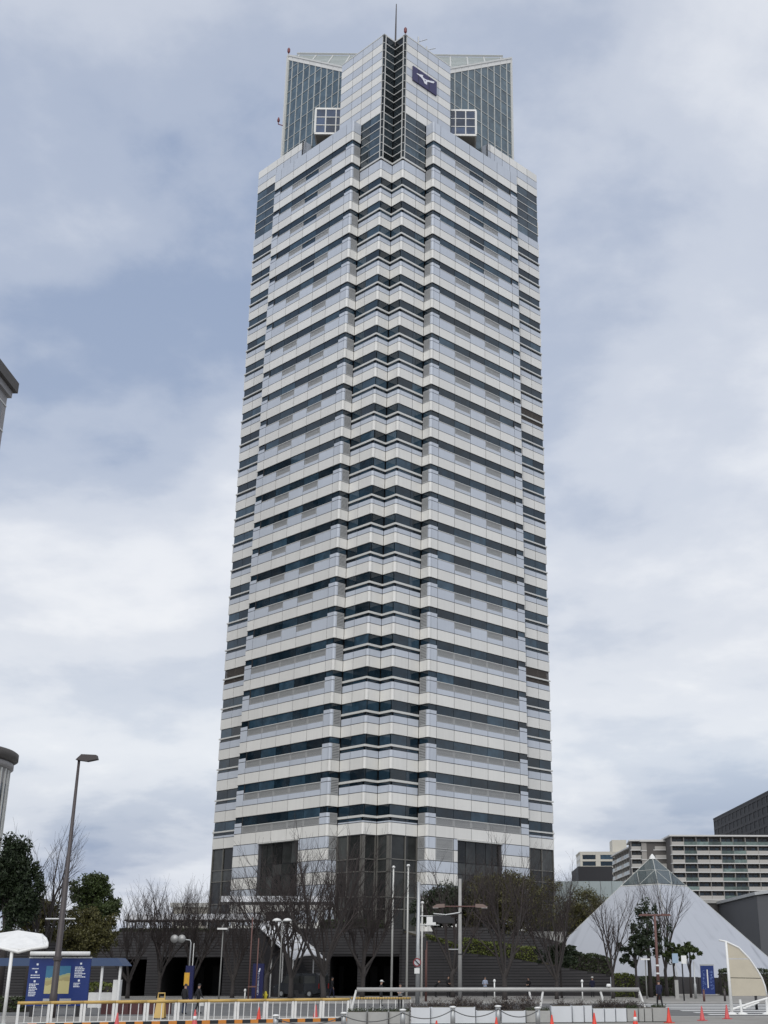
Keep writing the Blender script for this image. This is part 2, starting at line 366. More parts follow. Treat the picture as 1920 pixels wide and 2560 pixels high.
    for i, (z0, z1) in enumerate(zip(zB[:-1], zB[1:])):
        kd = ('cream_panel', 'grey_panel')[i % 2]
        near, far = [A0+CW, 9.93, 13.0, 13.72], [21.6, 22.35, 25.46, A1]
        kn = 'louvre' if side == 'R' and i >= 6 else None
        if kn:
            spec('louvre', side, 'N', 0, 9.97, 12.95, z0+.04, z1-.04, -.16, -.03); raw(back, side, 'N', 0, 9.93, 13.0, z0, z1, -.52, -.17)
            band(kd, side, 'N', 0, [A0+CW, 9.93], z0, z1); band(kd, side, 'N', 0, [13.0, 13.72], z0, z1)
        else: band(kd, side, 'N', 0, near, z0, z1)
        band(kd, side, 'N', 0, far, z0, z1)
        corner(side, A0, 0, z0, z1, 'cream' if i % 2 == 0 else 'grey')
        if i >= 6: spec('louvre', side, 'S', A0, CW+.05, S-.04, z0+.04, z1-.04, -.16, -.03); raw(back, side, 'S', A0, CW, S, z0, z1, -.52, -.17)
        else: band(kd, side, 'S', A0, [CW, S], z0, z1)
        if 2 <= i < 3: band('cream_panel', side, 'N', 0, [13.72, 15.9, 18.1, 20.1, 21.6], 8.80, 10.30)
    raw(rails, side, 'N', 0, 13.6, 21.75, 17.0, 17.12, -.5, .12)
    for z0, z1 in ((10.32, 13.03), (13.03, 14.40), (14.40, 17.0)):
        pane(side, 'N', 0, [13.75, 15.5, 17.3, 19.1, 20.3, 21.55], z0, z1, d=-.42, kind='base_pane', g=.05)
    for (z0, z1) in ((5.9, 8.9), (8.9, 10.12), (10.12, 12.95), (12.95, 14.4), (14.4, 17.12)):
        pane(side, 'N', R, [A1, 28.75, 31.2, A2-.1], z0, z1, d=-.16, kind='base_pane', g=.06)
        pane(side, 'N', S, [T+CW]+JN[1:], z0, z1, d=-.16, kind='base_pane', g=.07); pane(side, 'S', T, [S+CW, T], z0, z1, d=-.16, kind='base_pane', g=.07)
        for ty, c, u0, u1 in (('N', S, T, A0), ('S', T, S, T), ('N', R, A1, A2)):
            raw(darkbits, side, ty, c, u0, u1, z1-.08, z1-.002, -.5, -.05)
    frm = MB()
    for u in JN: raw(frm, side, 'N', S, u-.07, u+.07, 5.9, 17.1, -.5, -.02)
    for u in (S+CW, T-.1): raw(frm, side, 'S', T, u-.07, u+.07, 5.9, 17.1, -.5, -.023)
    for u in (T+.06, T+.14, T+.24): raw(frm, side, 'N', S, u-.02, u+.02, 5.9, 17.1, -.5, -.06)
    for u in (28.75, 31.2, A2-.08): raw(frm, side, 'N', R, u-.07, u+.07, 5.9, 17.1, -.5, -.02)
    for z in (14.38, 12.95, 10.15, 8.8):
        raw(frm, side, 'N', S, T, A0, z-.06, z+.06, -.5, -.04); raw(frm, side, 'S', T, S, T, z-.057, z+.057, -.5, -.043); raw(frm, side, 'N', R, A1, A2, z-.06, z+.06, -.5, -.04)
    frm.build('base_mullions', M_FRAMED, tower, kind='stuff')

# ---- solid core (all front faces look to -a or -b, so an inset is a shift)
def plan(d, zlo, zhi, mb, notch=True):
    pts = [(R, A2), (R, A1), (0, A1), (0, A0), (S, A0), (S, T), (T, T), (T, S), (A0, S), (A0, 0), (A1, 0), (A1, R), (A2, R)] if notch else None
    P = [(a+d, b+d, zlo) for a, b in pts]
    P[0] = (R+d, A2, zlo); P[-1] = (A2, R+d, zlo)
    P += [(A2, A2, zlo)]
    mb.prism(P, (0, 0, zhi-zlo))
core = MB(); plan(.5, 5.8, 119.9, core)
core.prism([(S+.5, 13.6, 119.9), (S+.5, T+.5, 119.9), (T+.5, T+.5, 119.9), (T+.5, S+.5, 119.9), (13.6, S+.5, 119.9), (13.6, 13.6, 119.9)], (0, 0, 14.2))
for sd_ in 'RL': raw(core, sd_, 'N', R, 22.4, A2-.02, 119.9, 124.3, -1.5, -.5)
core.build('core_wall', M_CORE, tower)
back.build('backing_wall', M_SEAL, tower, kind='stuff')
rails.build('sill_rails', M_RAIL, tower, kind='stuff')
darkbits.build('dark_strips', M_BLACK, tower, kind='stuff')  # black fins at the window ends and black bars over the base panes
# plain cladding of the two sides turned away
sidec = MB()
for k in range(25):
    zb = ROW(k-1) if k else 17.12
    for z0, z1 in ((zb+.02, zb+2.6),):
        sidec.box(A2, A2+.12, R+.05, A2, z0, z1); sidec.box(R+.05, A2, A2, A2+.12, z0, z1)
sidec.build('side_cladding', M_CREAM, tower, kind='stuff')
# ---- panels, panes and louvres: the 300 that show largest as single pieces, the rest joined
unit = MB().box(-.5, .5, -.5, .5, -.5, .5)
def unit_mesh(name, m):
    me = bpy.data.meshes.new(name); me.from_pydata(unit.v, [], unit.f); me.materials.append(m); me.update(); return me
def louvre_mb(wide, n=9):
    mb = MB(); q = (lambda x0, x1, y0, y1, z0, z1: mb.box(x0, x1, y0, y1, z0, z1)) if wide == 'a' else (lambda x0, x1, y0, y1, z0, z1: mb.box(y0, y1, x0, x1, z0, z1))
    q(-.5, -.47, -.5, .5, -.5, .5); q(.47, .5, -.5, .5, -.5, .5); q(-.47, .47, -.5, .5, .44, .5); q(-.47, .47, -.5, .5, -.5, -.45)
    for i in range(n):
        z = -.45+(i+.5)*.89/n; q(-.47, .47, -.35, .35, z-.030, z+.030)
    return mb
def louvre_mesh(name, m, wide):
    mb = louvre_mb(wide); me = bpy.data.meshes.new(name); me.from_pydata(mb.v, [], mb.f); me.materials.append(m); me.update(); return me
campos_local = Matrix.Rotation(-(pi/4-PSI), 3, 'Z') @ (Vector((0, 0, CZ))-Vector((TX, TY, 0)))
def size_on_photo(s):
    c = Vector(((s[0]+s[1])/2, (s[2]+s[3])/2, (s[4]+s[5])/2)); wd = (s[1]-s[0]) if s[6] == 'a' else (s[3]-s[2])
    return wd*(s[5]-s[4])/(c-campos_local).length_squared
def place(kind, m, limit=300, louv=False):
    lst = sorted(SP_.get(kind, []), key=size_on_photo, reverse=True)
    meshes = {wd: (louvre_mesh(kind, m, wd) if louv else None) for wd in 'ab'} if louv else None
    um = None if louv else unit_mesh(kind, m)
    for s in lst[:limit]:
        link(kind, meshes[s[6]] if louv else um, tower, ((s[0]+s[1])/2, (s[2]+s[3])/2, (s[4]+s[5])/2), None, (s[1]-s[0], s[3]-s[2], s[5]-s[4]))
    if len(lst) > limit:
        mb = MB(); lv = {wd: louvre_mb(wd) for wd in 'ab'} if louv else None
        for s in lst[limit:]:
            if louv:
                u = lv[s[6]]; cx, cy, cz = (s[0]+s[1])/2, (s[2]+s[3])/2, (s[4]+s[5])/2
                mb.add([(cx+x*(s[1]-s[0]), cy+y*(s[3]-s[2]), cz+z*(s[5]-s[4])) for x, y, z in u.v], u.f)
            else: mb.box(*s[:6])
        mb.build('upper_'+kind+'s', m, tower, kind='stuff')
place('cream_panel', M_CREAM); place('grey_panel', M_GREY); place('window_pane', M_GLASS, 300); place('curtain_pane', M_GLASSV); place('base_pane', M_GLASSB); place('corner_pane', glass('corner_glass', (0.040, 0.062, 0.080), 1.62, 0.05, 0.5, .5))
place('louvre', M_LOUV, 300, True); place('brown_louvre', M_LOUVB, 300, True)
def corner_mb():
    r = .2; arc = [(r-r*cos(t), r-r*sin(t)) for t in (0, pi/8, pi/4, 3*pi/8, pi/2)]
    poly = [(0, CW)]+arc+[(CW, 0), (CW, .12), (.12, CW)]
    mb = MB(); mb.prism([(x, y, 0) for x, y in poly], (0, 0, 1)); return mb
for kd, m in (('cream', M_CREAM), ('grey', M_GREY)):
    cm = corner_mb(); me = bpy.data.meshes.new('corner_panel'); me.from_pydata(cm.v, [], cm.f); me.materials.append(m); me.update()
    cl_ = sorted(corners[kd], key=lambda s: s[2])
    for s in cl_[:140]: link('corner_panel', me, tower, (s[0], s[1], s[2]), None, (1, 1, s[3]-s[2]))
    mb = MB()
    for s in cl_[140:]: mb.add([(s[0]+x, s[1]+y, s[2]+z*(s[3]-s[2])) for x, y, z in cm.v], cm.f)
    mb.build('upper_corner_panels', m, tower, kind='stuff')

# ---- glass crown: square glass box with a roof rising to the diagonal
g0, g1 = 3.0, 29.6
def zroof(a, b): return 135.75+.76*((a+b)-18.2)
ZT = [123.6, 126.62, 129.06, 131.50, 133.94, 136.35, 138.72, 141.1, 143.5, 146.2]
UM = [13.0, 14.4, 15.93, 17.47, 19.0, 20.54, 22.08, 23.65, 25.22, 26.79, 28.36, 29.45]
def clip(poly, f):
    out = []
    for i in range(len(poly)):
        p, q = poly[i], poly[(i+1) % len(poly)]; fp, fq = f(p), f(q)
        if fp >= 0: out.append(p)
        if fp*fq < 0: t = fp/(fp-fq); out.append((p[0]+(q[0]-p[0])*t, p[1]+(q[1]-p[1])*t))
    return out
cpm = {}
for side in 'RL':
    sw = (lambda u, d, z: (u, g0-d, z)) if side == 'R' else (lambda u, d, z: (g0-d, u, z))
    mull = MB()
    for u0, u1 in zip(UM[:-1], UM[1:]):
        for z0, z1 in zip(ZT[:-1], ZT[1:]):
            poly = clip([(u0+.07, z0+.06), (u1-.07, z0+.06), (u1-.07, z1-.06), (u0+.07, z1-.06)], lambda p: zroof(g0, p[0])-1.05-p[1])
            if len(poly) < 3: continue
            mb = MB(); mb.prism([sw(u, -.12, z) for u, z in poly], Vector(sw(0, -.06, 0))-Vector(sw(0, -.12, 0)))
            mb.build('crown_pane', M_GLASSC, tower)
    for i, u in enumerate(UM):
        wv = .085 if i % 2 == 0 else .05
        if i == len(UM)-1: wv = .15
        zt = zroof(g0, u)-.5
        mull.prism([sw(u-wv, -.2, 120), sw(u+wv, -.2, 120), sw(u+wv, -.2, zt), sw(u-wv, -.2, zt)], Vector(sw(0, .03, 0))-Vector(sw(0, -.2, 0)))
    for z in ZT[1:-1]:
        u_lo = max(13.0, (z-135.75)/.76+18.2-g0)
        if u_lo < 29.4: mull.prism([sw(u_lo, -.2, z-.05), sw(29.5, -.2, z-.05), sw(29.5, -.2, z+.05), sw(u_lo, -.2, z+.05)], Vector(sw(0, .01, 0))-Vector(sw(0, -.2, 0)))
    mull.build('crown_mullions', M_FRAME, tower, kind='stuff')
    cop = MB()
    for u0, u1 in zip(UM[:-1], UM[1:]):
        u1 = u1 if u1 < 29 else 29.6
        cop.prism([sw(u, -.25, zroof(g0, u)+dz) for u, dz in ((u0+.03, -1.0), (u1-.03, -1.0), (u1-.03, -.22), (u0+.03, -.22))], Vector(sw(0, .05, 0))-Vector(sw(0, -.25, 0)))
    cop.build('coping_panels', M_CREAM, tower, kind='stuff')
    bar = MB(); bar.prism([sw(u, -.3, zroof(g0, u)+dz) for u, dz in ((12.5, -.2), (29.65, -.2), (29.65, .12), (12.5, .12))], Vector(sw(0, .16, 0))-Vector(sw(0, -.3, 0)))
    bar.build('coping_rail', M_RAIL, tower)
    # triangular glazed bay on the crown wall, its front square to the diagonal
    h = 2.8; pl, w1, w2 = (17.9, h), (20.7, 0), (15.1, 0); zb0, zb1 = 122.85, 127.8
    bay = MB(); 
    bay.prism([sw(*pl, zb0), sw(*w1, zb0), sw(*w2, zb0)], (0, 0, .32)); bay.prism([sw(*pl, zb1-.32), sw(*w1, zb1-.32), sw(*w2, zb1-.32)], (0, 0, .32))
    bo = bay.build('bay_window', M_CREAM, tower)
    fr_ = MB()
    def fl(p, q, t): return (p[0]+(q[0]-p[0])*t, p[1]+(q[1]-p[1])*t)
    for p, q, nm in ((pl, w2, 3), (pl, w1, 2)):
        dv_ = Vector((q[0]-p[0], q[1]-p[1])).normalized(); pr = Vector((dv_.y, -dv_.x)); pr = pr if pr.y > 0 else -pr
        for t in ((0.02, .42, .82) if p is pl and q is w2 else (.05, .5)):
            c = Vector(fl(p, q, t)); wv = .16 if t < .1 else .09
            pp = [c-dv_*wv-pr*.1, c+dv_*wv-pr*.1, c+dv_*wv+pr*.02, c-dv_*wv+pr*.02]
            fr_.prism([sw(v.x, v.y, zb0+.3) for v in pp], (0, 0, zb1-zb0-.6))
        for z in (zb0+1.72, zb0+3.2):
            pp = [Vector(p)-pr*.1, Vector(q)-pr*.1, Vector(q), Vector(p)]
            fr_.prism([sw(v.x, v.y, z-.07) for v in pp], (0, 0, .14))
        for zi, (z0, z1) in enumerate(((zb0+.32, zb0+1.72), (zb0+1.72, zb0+3.2), (zb0+3.2, zb1-.32))):
            for t0, t1 in ((.03, .42), (.42, .82), (.82, 1)) if q is w2 else ((.05, .5), (.5, 1)):
                pa, pb = Vector(fl(p, q, t0))-pr*.06, Vector(fl(p, q, t1))-pr*.06
                mbp = MB(); mbp.prism([sw(v.x, v.y, z0) for v in (pa, pb, pb-pr*.03, pa-pr*.03)], (0, 0, z1-z0)); mbp.build('pane', M_GLASSY, bo)
    fr_.build('bay_frame', M_RAIL, bo)
    MB().prism([sw(pl[0], pl[1]-.3, zb0-.06), sw(w1[0]-.3, 0, zb0-.06), sw(w2[0]+.3, 0, zb0-.06)], (0, 0, .055)).build('soffit', M_SOFF, bo)
# dark inside of the crown so that the glass has something behind it
ci = MB(); 
P = [(g0+.6, g0+.6), (g1, g0+.6), (g1, g1), (g0+.6, g1)]
ci.add([(g0+.6, 13.6, 120), (13.6, g0+.6, 120), (g1-.2, g0+.6, 120), (g1-.2, g1-.2, 120), (g0+.6, g1-.2, 120),
        (g0+.6, 13.6, zroof(g0, 13.6)-1.4), (13.6, g0+.6, zroof(13.6, g0)-1.4), (g1-.2, g0+.6, zroof(g1, g0)-1.4), (g1-.2, g1-.2, 128), (g0+.6, g1-.2, zroof(g0, g1)-1.4)],
       [(0, 1, 6, 5), (1, 2, 7, 6), (2, 3, 8, 7), (3, 4, 9, 8), (4, 0, 5, 9), (5, 6, 7, 9), (7, 8, 9)])
ci.build('crown_interior', M_CORE, tower)
M_ROOFG = mat('roof_glass', (0.30, 0.335, 0.315), 0.35, noise_s=.5, noise_a=.22, spec=.6)
rf = MB(); e = .02
def rp(a, b, dz=0): return (a, b, zroof(a, b)+dz)
rf.add([rp(g0, 12.5), rp(12.5, g0), rp(g1, g0), rp(g0, g1), rp(g0, 12.5, -.15), rp(12.5, g0, -.15), rp(g1, g0, -.15), rp(g0, g1, -.15)],
       [(0, 1, 2, 3), (7, 6, 5, 4), (0, 4, 5, 1), (1, 5, 6, 2), (2, 6, 7, 3), (3, 7, 4, 0)])
rf.add([rp(g1, g0, -.02), (g1, g1, 126), rp(g0, g1, -.02), rp(g1, g0, -.2), (g1, g1, 125.8), rp(g0, g1, -.2)], [(0, 1, 2), (5, 4, 3), (0, 3, 4, 1), (1, 4, 5, 2)])
ro = rf.build('glass_roof', M_ROOFG, tower)
for i in range(13):                                            # ribs running up the slope along the diagonal
    dlt = -24+i*4.0                                            # a - b
    smax = 32.5; smin = max(15.6, abs(dlt)+2*g0+.3)
    if smin > smax-1: continue
    a0_, b0_ = (smin+dlt)/2, (smin-dlt)/2; a1_, b1_ = (smax+dlt)/2, (smax-dlt)/2
    mb = MB(); mb.tube([rp(a0_, b0_, .08), rp(a1_, b1_, .08)], .12, 4); mb.build('roof_rib', M_RAIL, ro)
for j in range(1, 9):
    s_ = 18+j*1.7; a_, b_ = s_-g0, g0
    mb = MB(); mb.tube([rp(a_, b_, .03), rp(b_, a_, .03)], .045, 4); mb.build('roof_purlin', M_FRAME, ro)
mb = MB(); mb.tube([rp(g1-1, g0+1, .35), rp(g0+1, g1-1, .35)], .25, 4); mb.build('ridge_cap', M_RAIL, ro)
# corner posts of the crown, lightning rod, lamps, antennas
for a, b in ((g1, g0), (g0, g1)): MB().box(a-.22, a+.12, b-.12, b+.22, 119.9, zroof(g0, g1)-.1).build('crown_post', M_RAIL, tower)
MB().tube([(4.4, 4.4, 134), (4.4, 4.4, 138), (4.4, 4.4, 142.2)], [.15, .12, .07], 6).build('lightning_rod', M_BROWNP, tower)
M_REDL = mat('red_lamp', (0.16, 0.03, 0.03), .4)
def warn(a, b, z):
    mb = MB(); mb.tube([(a, b, z-.1), (a, b, z+.5)], .05, 6); mb.lathe([(.16, .5), (.24, .7), (.24, 1.25), (.10, 1.5)], (a, b, z), 10); mb.build('warning_lamp', M_REDL, tower)
warn(g0, g1, zroof(g0, g1)); warn(T+.2, S+.2, 134.3)
mb = MB(); mb.tube([(g0-.1, g1, 132.2), (g0-.7, g1+.7, 132.6), (g0-.7, g1+.7, 133.2)], .08, 6); mb.lathe([(.2, .0), (.24, .3), (.1, .8)], (g0-.7, g1+.7, 133.1), 8); mb.build('warning_lamp', M_REDL, tower)
for a, b, hh in ((7.4, 2.5, 2.6), (9.3, 2.6, 2.0)):
    mb = MB(); mb.tube([(a, b, 133.9), (a, b, 134+hh)], .12, 6); mb.tube([(a, b, 134.2+hh*.55), (a+1.3, b-.6, 134.5+hh*.8)], .06, 4)
    for t in (.35, .6, .85): 
        c = Vector((a, b, 134.2+hh*.55)).lerp(Vector((a+1.3, b-.6, 134.5+hh*.8)), t); mb.tube([c-Vector((0, 0, .25)), c+Vector((0, 0, .25))], .02, 4)
    mb.build('antenna', M_STEEL, tower)
core2 = MB(); core2.prism([(S+.5, 13.6, 134.1), (S+.5, T+.5, 134.1), (T+.5, T+.5, 134.1), (T+.5, S+.5, 134.1), (13.6, S+.5, 134.1), (13.6, 13.6, 134.1)], (0, 0, .05)); core2.build('prism_roof', M_SOFF, tower)
# ---- sign with the white emblem on the right face of the prism
M_SIGNB = mat('sign_dark_blue', (0.040, 0.036, 0.105), .4)
M_SIGNW = mat('sign_white', (0.78, 0.78, 0.82), .5)
sg = MB().box(5.41, 10.39, S-.22, S-.02, 126.7, 129.28).build('sign_board', M_SIGNB, tower)
gapm = MB()
for u in (6.56, 8.75): gapm.box(u-.045, u+.045, S-.235, S-.2, 126.72, 129.26)
gapm.build('panel_gap', M_BLACK, sg)
logo = [(6.01, 128.2), (6.26, 128.33), (6.64, 128.39), (7.05, 128.57), (7.44, 128.71), (7.31, 128.38), (7.47, 128.24), (7.79, 128.23), (8.16, 128.29), (8.61, 128.47), (8.75, 128.49), (9.07, 128.64), (9.67, 128.9), (9.84, 128.86), (9.68, 128.58), (9.36, 128.4), (8.89, 128.27), (8.34, 128.02), (8.25, 127.79), (8.26, 127.41), (8.03, 127.39), (7.73, 127.39), (7.62, 127.6), (7.34, 127.92), (7.06, 128.03), (6.67, 128.12), (6.42, 128.15), (6.19, 128.15)]
MB().prism([(u, S-.22, z) for u, z in logo], (0, -.06, 0)).build('emblem', M_SIGNW, sg)
MB().prism([(7.66, S-.275, 127.99), (7.98, S-.275, 128.02), (7.93, S-.275, 127.81)], (0, -.02, 0)).build('emblem_hole', M_SIGNB, sg)
# ================================================================== FOLIAGE BUILDERS
M_BARK = mat('bare_bark', (0.048, 0.042, 0.040), .9, noise_s=4, noise_a=.3)
M_BARKP = mat('pale_bark', (0.17, 0.15, 0.135), .9, noise_s=4, noise_a=.3)
M_TWIG = mat('bare_twigs', (0.050, 0.040, 0.038), .9, var=.25)
def leafmat(name, col, v=.45):
    m = mat(name, col, .55, var=v, spec=.35); return m
M_LEAF_D = leafmat('dark_leaf', (0.021, 0.033, 0.013))
M_LEAF_M = leafmat('camphor_leaf', (0.042, 0.060, 0.016))
M_LEAF_O = leafmat('olive_leaf', (0.066, 0.062, 0.018))
M_HEDGE = leafmat('hedge_leaf', (0.090, 0.108, 0.020), .5)
M_HEDGED = leafmat('dark_hedge_leaf', (0.030, 0.042, 0.014), .5)
M_DRY = leafmat('dry_twig_hedge', (0.085, 0.066, 0.050), .5)

def bare_tree_mesh(seed, height=9.0, limbs=6, spread=.42, dens=1.0, trunk_h=.16, pollard=False):
    """vase-shaped bare tree; returns (trunk mesh builder, twig mesh builder)"""
    rnd = random.Random(seed); tr, tw = MB(), MB()
    def rv(): return Vector((rnd.uniform(-1, 1), rnd.uniform(-1, 1), rnd.uniform(-1, 1)))
    def branch(p, d, ln, r, lev):
        n = 3 if lev < 3 else 2; pts = [p]; dd = d.copy(); rad = [r]
        for i in range(n):
            dd = (dd+rv()*(.16 if lev < 3 else .22)+Vector((0, 0, .10 if lev < 3 else .05))).normalized()
            pts.append(pts[-1]+dd*ln/n); rad.append(r*(1-.50*(i+1)/n))
        if lev <= 1: tr.tube(pts, rad, 6, cap=False)
        elif lev == 2: tw.tube(pts, rad, 4, cap=False)
        else: tw.tube(pts, [max(q, .0045) for q in rad], 3, cap=False)
        if lev >= (4 if not pollard else 4): return
        cnt = {0: 0, 1: 5, 2: 5, 3: 5}[lev]; cnt = max(2, int(round(cnt*dens)))
        for i in range(cnt):
            t = .30+.70*(i+rnd.random())/cnt; k = min(int(t*n), n-1); q = pts[k].lerp(pts[k+1], t*n-k)
            side = rv(); side = (side-dd*side.dot(dd)).normalized()
            a = rnd.uniform(.35, .75); nd = (dd*cos(a)+side*sin(a)+Vector((0, 0, .22))).normalized()
            branch(q, nd, ln*rnd.uniform(.42, .62)*(1.0 if lev > 1 else 1.05), rad[k]*rnd.uniform(.48, .66), lev+1)
        branch(pts[-1], dd, ln*.6, rad[-1]*.85, lev+1)
    h0 = height*trunk_h; r0 = height*.0165
    tr.tube([(0, 0, -.1), (0, 0, h0*.3), (rnd.uniform(-.1, .1), rnd.uniform(-.1, .1), h0), (rnd.uniform(-.15, .15), rnd.uniform(-.15, .15), h0*1.3)], [r0*1.35, r0*1.05, r0, r0*.8], 8)
    for i in range(limbs):
        an = 2*pi*(i+rnd.uniform(-.25, .25))/limbs; tl = rnd.uniform(.4, 1.0)*spread
        d = Vector((cos(an)*sin(tl), sin(an)*sin(tl), cos(tl)))
        branch(Vector((0, 0, h0*rnd.uniform(.75, 1.2))), d, height*rnd.uniform(.42, .54), r0*rnd.uniform(.55, .75), 1)
    return tr, tw
def leaf_cloud(mb, rnd, c, rx, ry, rz, n, size, flat=.0):
    """leaves scattered through clumps that fill an ellipsoid's outer volume"""
    c = Vector(c)
    nc = max(5, int(n/70))
    cl_ = []
    for _ in range(nc):
        while True:
            v = Vector((rnd.uniform(-1, 1), rnd.uniform(-1, 1), rnd.uniform(-1, 1)))
            if .25 < v.length < 1: break
        v *= .62+.38*rnd.random(); cl_.append((v, rnd.uniform(.16, .34)))
    for i in range(n):
        v, cr_ = cl_[i % nc]
        o = Vector((rnd.gauss(0, 1), rnd.gauss(0, 1), rnd.gauss(0, .7))).normalized()*cr_*rnd.random()**.4
        p = c+Vector(((v.x+o.x)*rx, (v.y+o.y)*ry, (v.z+o.z)*rz))
        s_ = size*rnd.uniform(.6, 1.35)
        nrm = Vector((rnd.gauss(0, 1), rnd.gauss(0, 1), rnd.gauss(.5, .8))).normalized()
        u = nrm.orthogonal().normalized(); u = Matrix.Rotation(rnd.uniform(0, 6.28), 3, nrm) @ u; vv = nrm.cross(u)
        mb.add([p-u*s_, p+vv*s_*.45, p+u*s_, p-vv*s_*.45], [(0, 1, 2, 3)])
def evergreen(name, label, loc, height, rx, rz, n, size, m, seed, trunk_m=None, lobes=5, ry=None):
    rnd = random.Random(seed); t = thing(name, label, 'tree', loc, rnd.uniform(0, 6))
    ry = ry or rx
    tr = MB(); top = height-rz
    tr.tube([(0, 0, -.2), (.05, 0, top*.5), (.1, .05, top), (.1, 0, top+rz*.5)], [height*.026, height*.02, height*.016, .03], 7)
    lb = MB()
    for i in range(lobes):
        an = 2*pi*i/lobes+rnd.uniform(-.4, .4); e_ = Vector((cos(an)*rx*.6, sin(an)*ry*.6, top+rnd.uniform(-.4, .5)*rz))
        tr.tube([(0, 0, top*rnd.uniform(.55, .9)), e_*.5+Vector((0, 0, top*.42)), e_], [height*.011, height*.008, .02], 5, cap=False)
        leaf_cloud(lb, rnd, e_, rx*.62, ry*.62, rz*.58, int(n*.7/lobes), size)
    leaf_cloud(lb, rnd, (0, 0, height-rz*.62), rx*.7, ry*.7, rz*.62, int(n*.3), size)
    tr.build('trunk', trunk_m or M_BARK, t, True); lb.build('crown', m, t)
    return t
def hedge(name, label, pts, height, width, m, seed, dens=130, size=.10, cat='hedge', top=None):
    """clipped hedge along a list of ground points (x, y, z)"""
    rnd = random.Random(seed); t = thing(name, label, cat, pts[0])
    o = Vector(pts[0]); lb = MB(); cr_ = MB()
    for p, q in zip(pts[:-1], pts[1:]):
        p = Vector(p)-o; q = Vector(q)-o; d = (q-p); ln = d.length; nrm = Vector((-d.y, d.x, 0)).normalized()*width/2
        cr_.prism([p-nrm*.8-Vector((0, 0, .05)), p+nrm*.8-Vector((0, 0, .05)), p+nrm*.8+Vector((0, 0, height*.88)), p-nrm*.8+Vector((0, 0, height*.88))], d)
        for _ in range(int(ln*dens*(height+width))):
            a = rnd.random(); 
            if rnd.random() < .6: b, cz_ = rnd.choice((-1, -1, 1))*rnd.uniform(.85, 1.12), rnd.random()
            else: b, cz_ = rnd.uniform(-1, 1), rnd.uniform(.88, 1.06)
            c = p.lerp(q, a)+nrm*b+Vector((0, 0, height*cz_*(1+.05*sin(a*ln*2.1))))
            s_ = size*rnd.uniform(.6, 1.3); n_ = Vector((rnd.gauss(0, 1), rnd.gauss(-.3, 1), rnd.gauss(.6, .7))).normalized(); u = n_.orthogonal().normalized(); u = Matrix.Rotation(rnd.uniform(0, 6.28), 3, n_) @ u; v = n_.cross(u)
            lb.add([c-u*s_, c+v*s_*.55, c+u*s_, c-v*s_*.55], [(0, 1, 2, 3)])
    cr_.build('branch_core', M_BARK, t); lb.build('leaves', m, t, kind='stuff')
    return t

# ================================================================== PODIUM AND TERRACES
M_TILE = mat('dark_ribbed_tile', (0.036, 0.034, 0.036), .55, var=.12, noise_s=.8, noise_a=.2)
M_TILEB = mat('dark_tile_groove', (0.016, 0.015, 0.016), .8)
def ribbed_wall(name, label, prof, y0, y1, holes=(), pitch=.24, cat='wall'):
    """wall facing the camera: prof = [(x, ztop)...]; real horizontal tile courses standing proud of a dark back wall"""
    t = thing(name, label, cat, (prof[0][0], y0, 0)); ox = prof[0][0]
    solid = MB()
    segs = sorted({p[0] for p in prof} | {h[0] for h in holes} | {h[1] for h in holes})
    def ztop(x):
        for (xa, za_), (xb, zb_) in zip(prof[:-1], prof[1:]):
            if xa <= x <= xb: return za_+(zb_-za_)*(x-xa)/max(xb-xa, 1e-6)
        return prof[-1][1]
    for xa, xb in zip(segs[:-1], segs[1:]):
        xm = (xa+xb)/2; hz = max([h[2] for h in holes if h[0] < xm < h[1]] or [0])
        solid.prism([(xa-ox, .04, hz), (xb-ox, .04, hz), (xb-ox, .04, ztop(xb)), (xa-ox, .04, ztop(xa))], (0, y1-y0, 0))
    solid.build('wall_body', M_TILEB, t)
    ribs = MB(); z = .06
    zmax = max(p[1] for p in prof)
    while z < zmax:
        zt = z+pitch*.80; runs = []
        cuts = sorted({prof[0][0], prof[-1][0]} | {h[0] for h in holes} | {h[1] for h in holes})
        for (xa, za_), (xb, zb_) in zip(prof[:-1], prof[1:]):
            if min(za_, zb_) < zt < max(za_, zb_): cuts.append(xa+(xb-xa)*(zt-za_)/(zb_-za_))
        cuts = sorted(set(cuts) | {p[0] for p in prof})
        for xa, xb in zip(cuts[:-1], cuts[1:]):
            xm = (xa+xb)/2
            if ztop(xm) >= zt-.01 and not any(h[0] < xm < h[1] and z < h[2] for h in holes): runs.append((xa, xb))
        for xa, xb in runs: ribs.box(xa-ox, xb-ox, -.02, .039, z, zt)
        z += pitch
    ribs.build('tile_courses', M_TILE, t, kind='stuff')
    return t
xL, xR = -62, gx(1004, 118)
ribbed_wall('podium_wall', 'long dark ribbed tile wall of the podium with black openings below the tower', [(xL, 5.55), (gx(560, 118), 5.55), (gx(561, 118), 5.86), (xR, 5.86)], 118, 128,
            [(gx(300, 118), gx(360, 118), 3.2), (gx(396, 118), gx(553, 118), 3.35), (gx(822, 118), gx(892, 118), 3.45), (gx(906, 118), gx(997, 118), 3.45)])
MB().box(xL, gx(1420, 128), 128, 330, 0, DECK-.01).build('podium_deck', M_CONC, kind='structure')
MB().box(xL+.2, gx(1003, 118), 119, 127.9, 5.0, 5.84 if False else 5.5).build('podium_roof', M_EARTH, kind='structure')
prof = [(gx(px, 118), at(px, py, 118).z) for px, py in ((1004, 2330), (1062, 2347), (1110, 2360), (1156, 2381), (1300, 2399), (1440, 2424), (1526, 2437))]
ribbed_wall('terrace_wall', 'dark ribbed tile wall sloping down to the right below the hedge', prof, 117.4, 121.5)
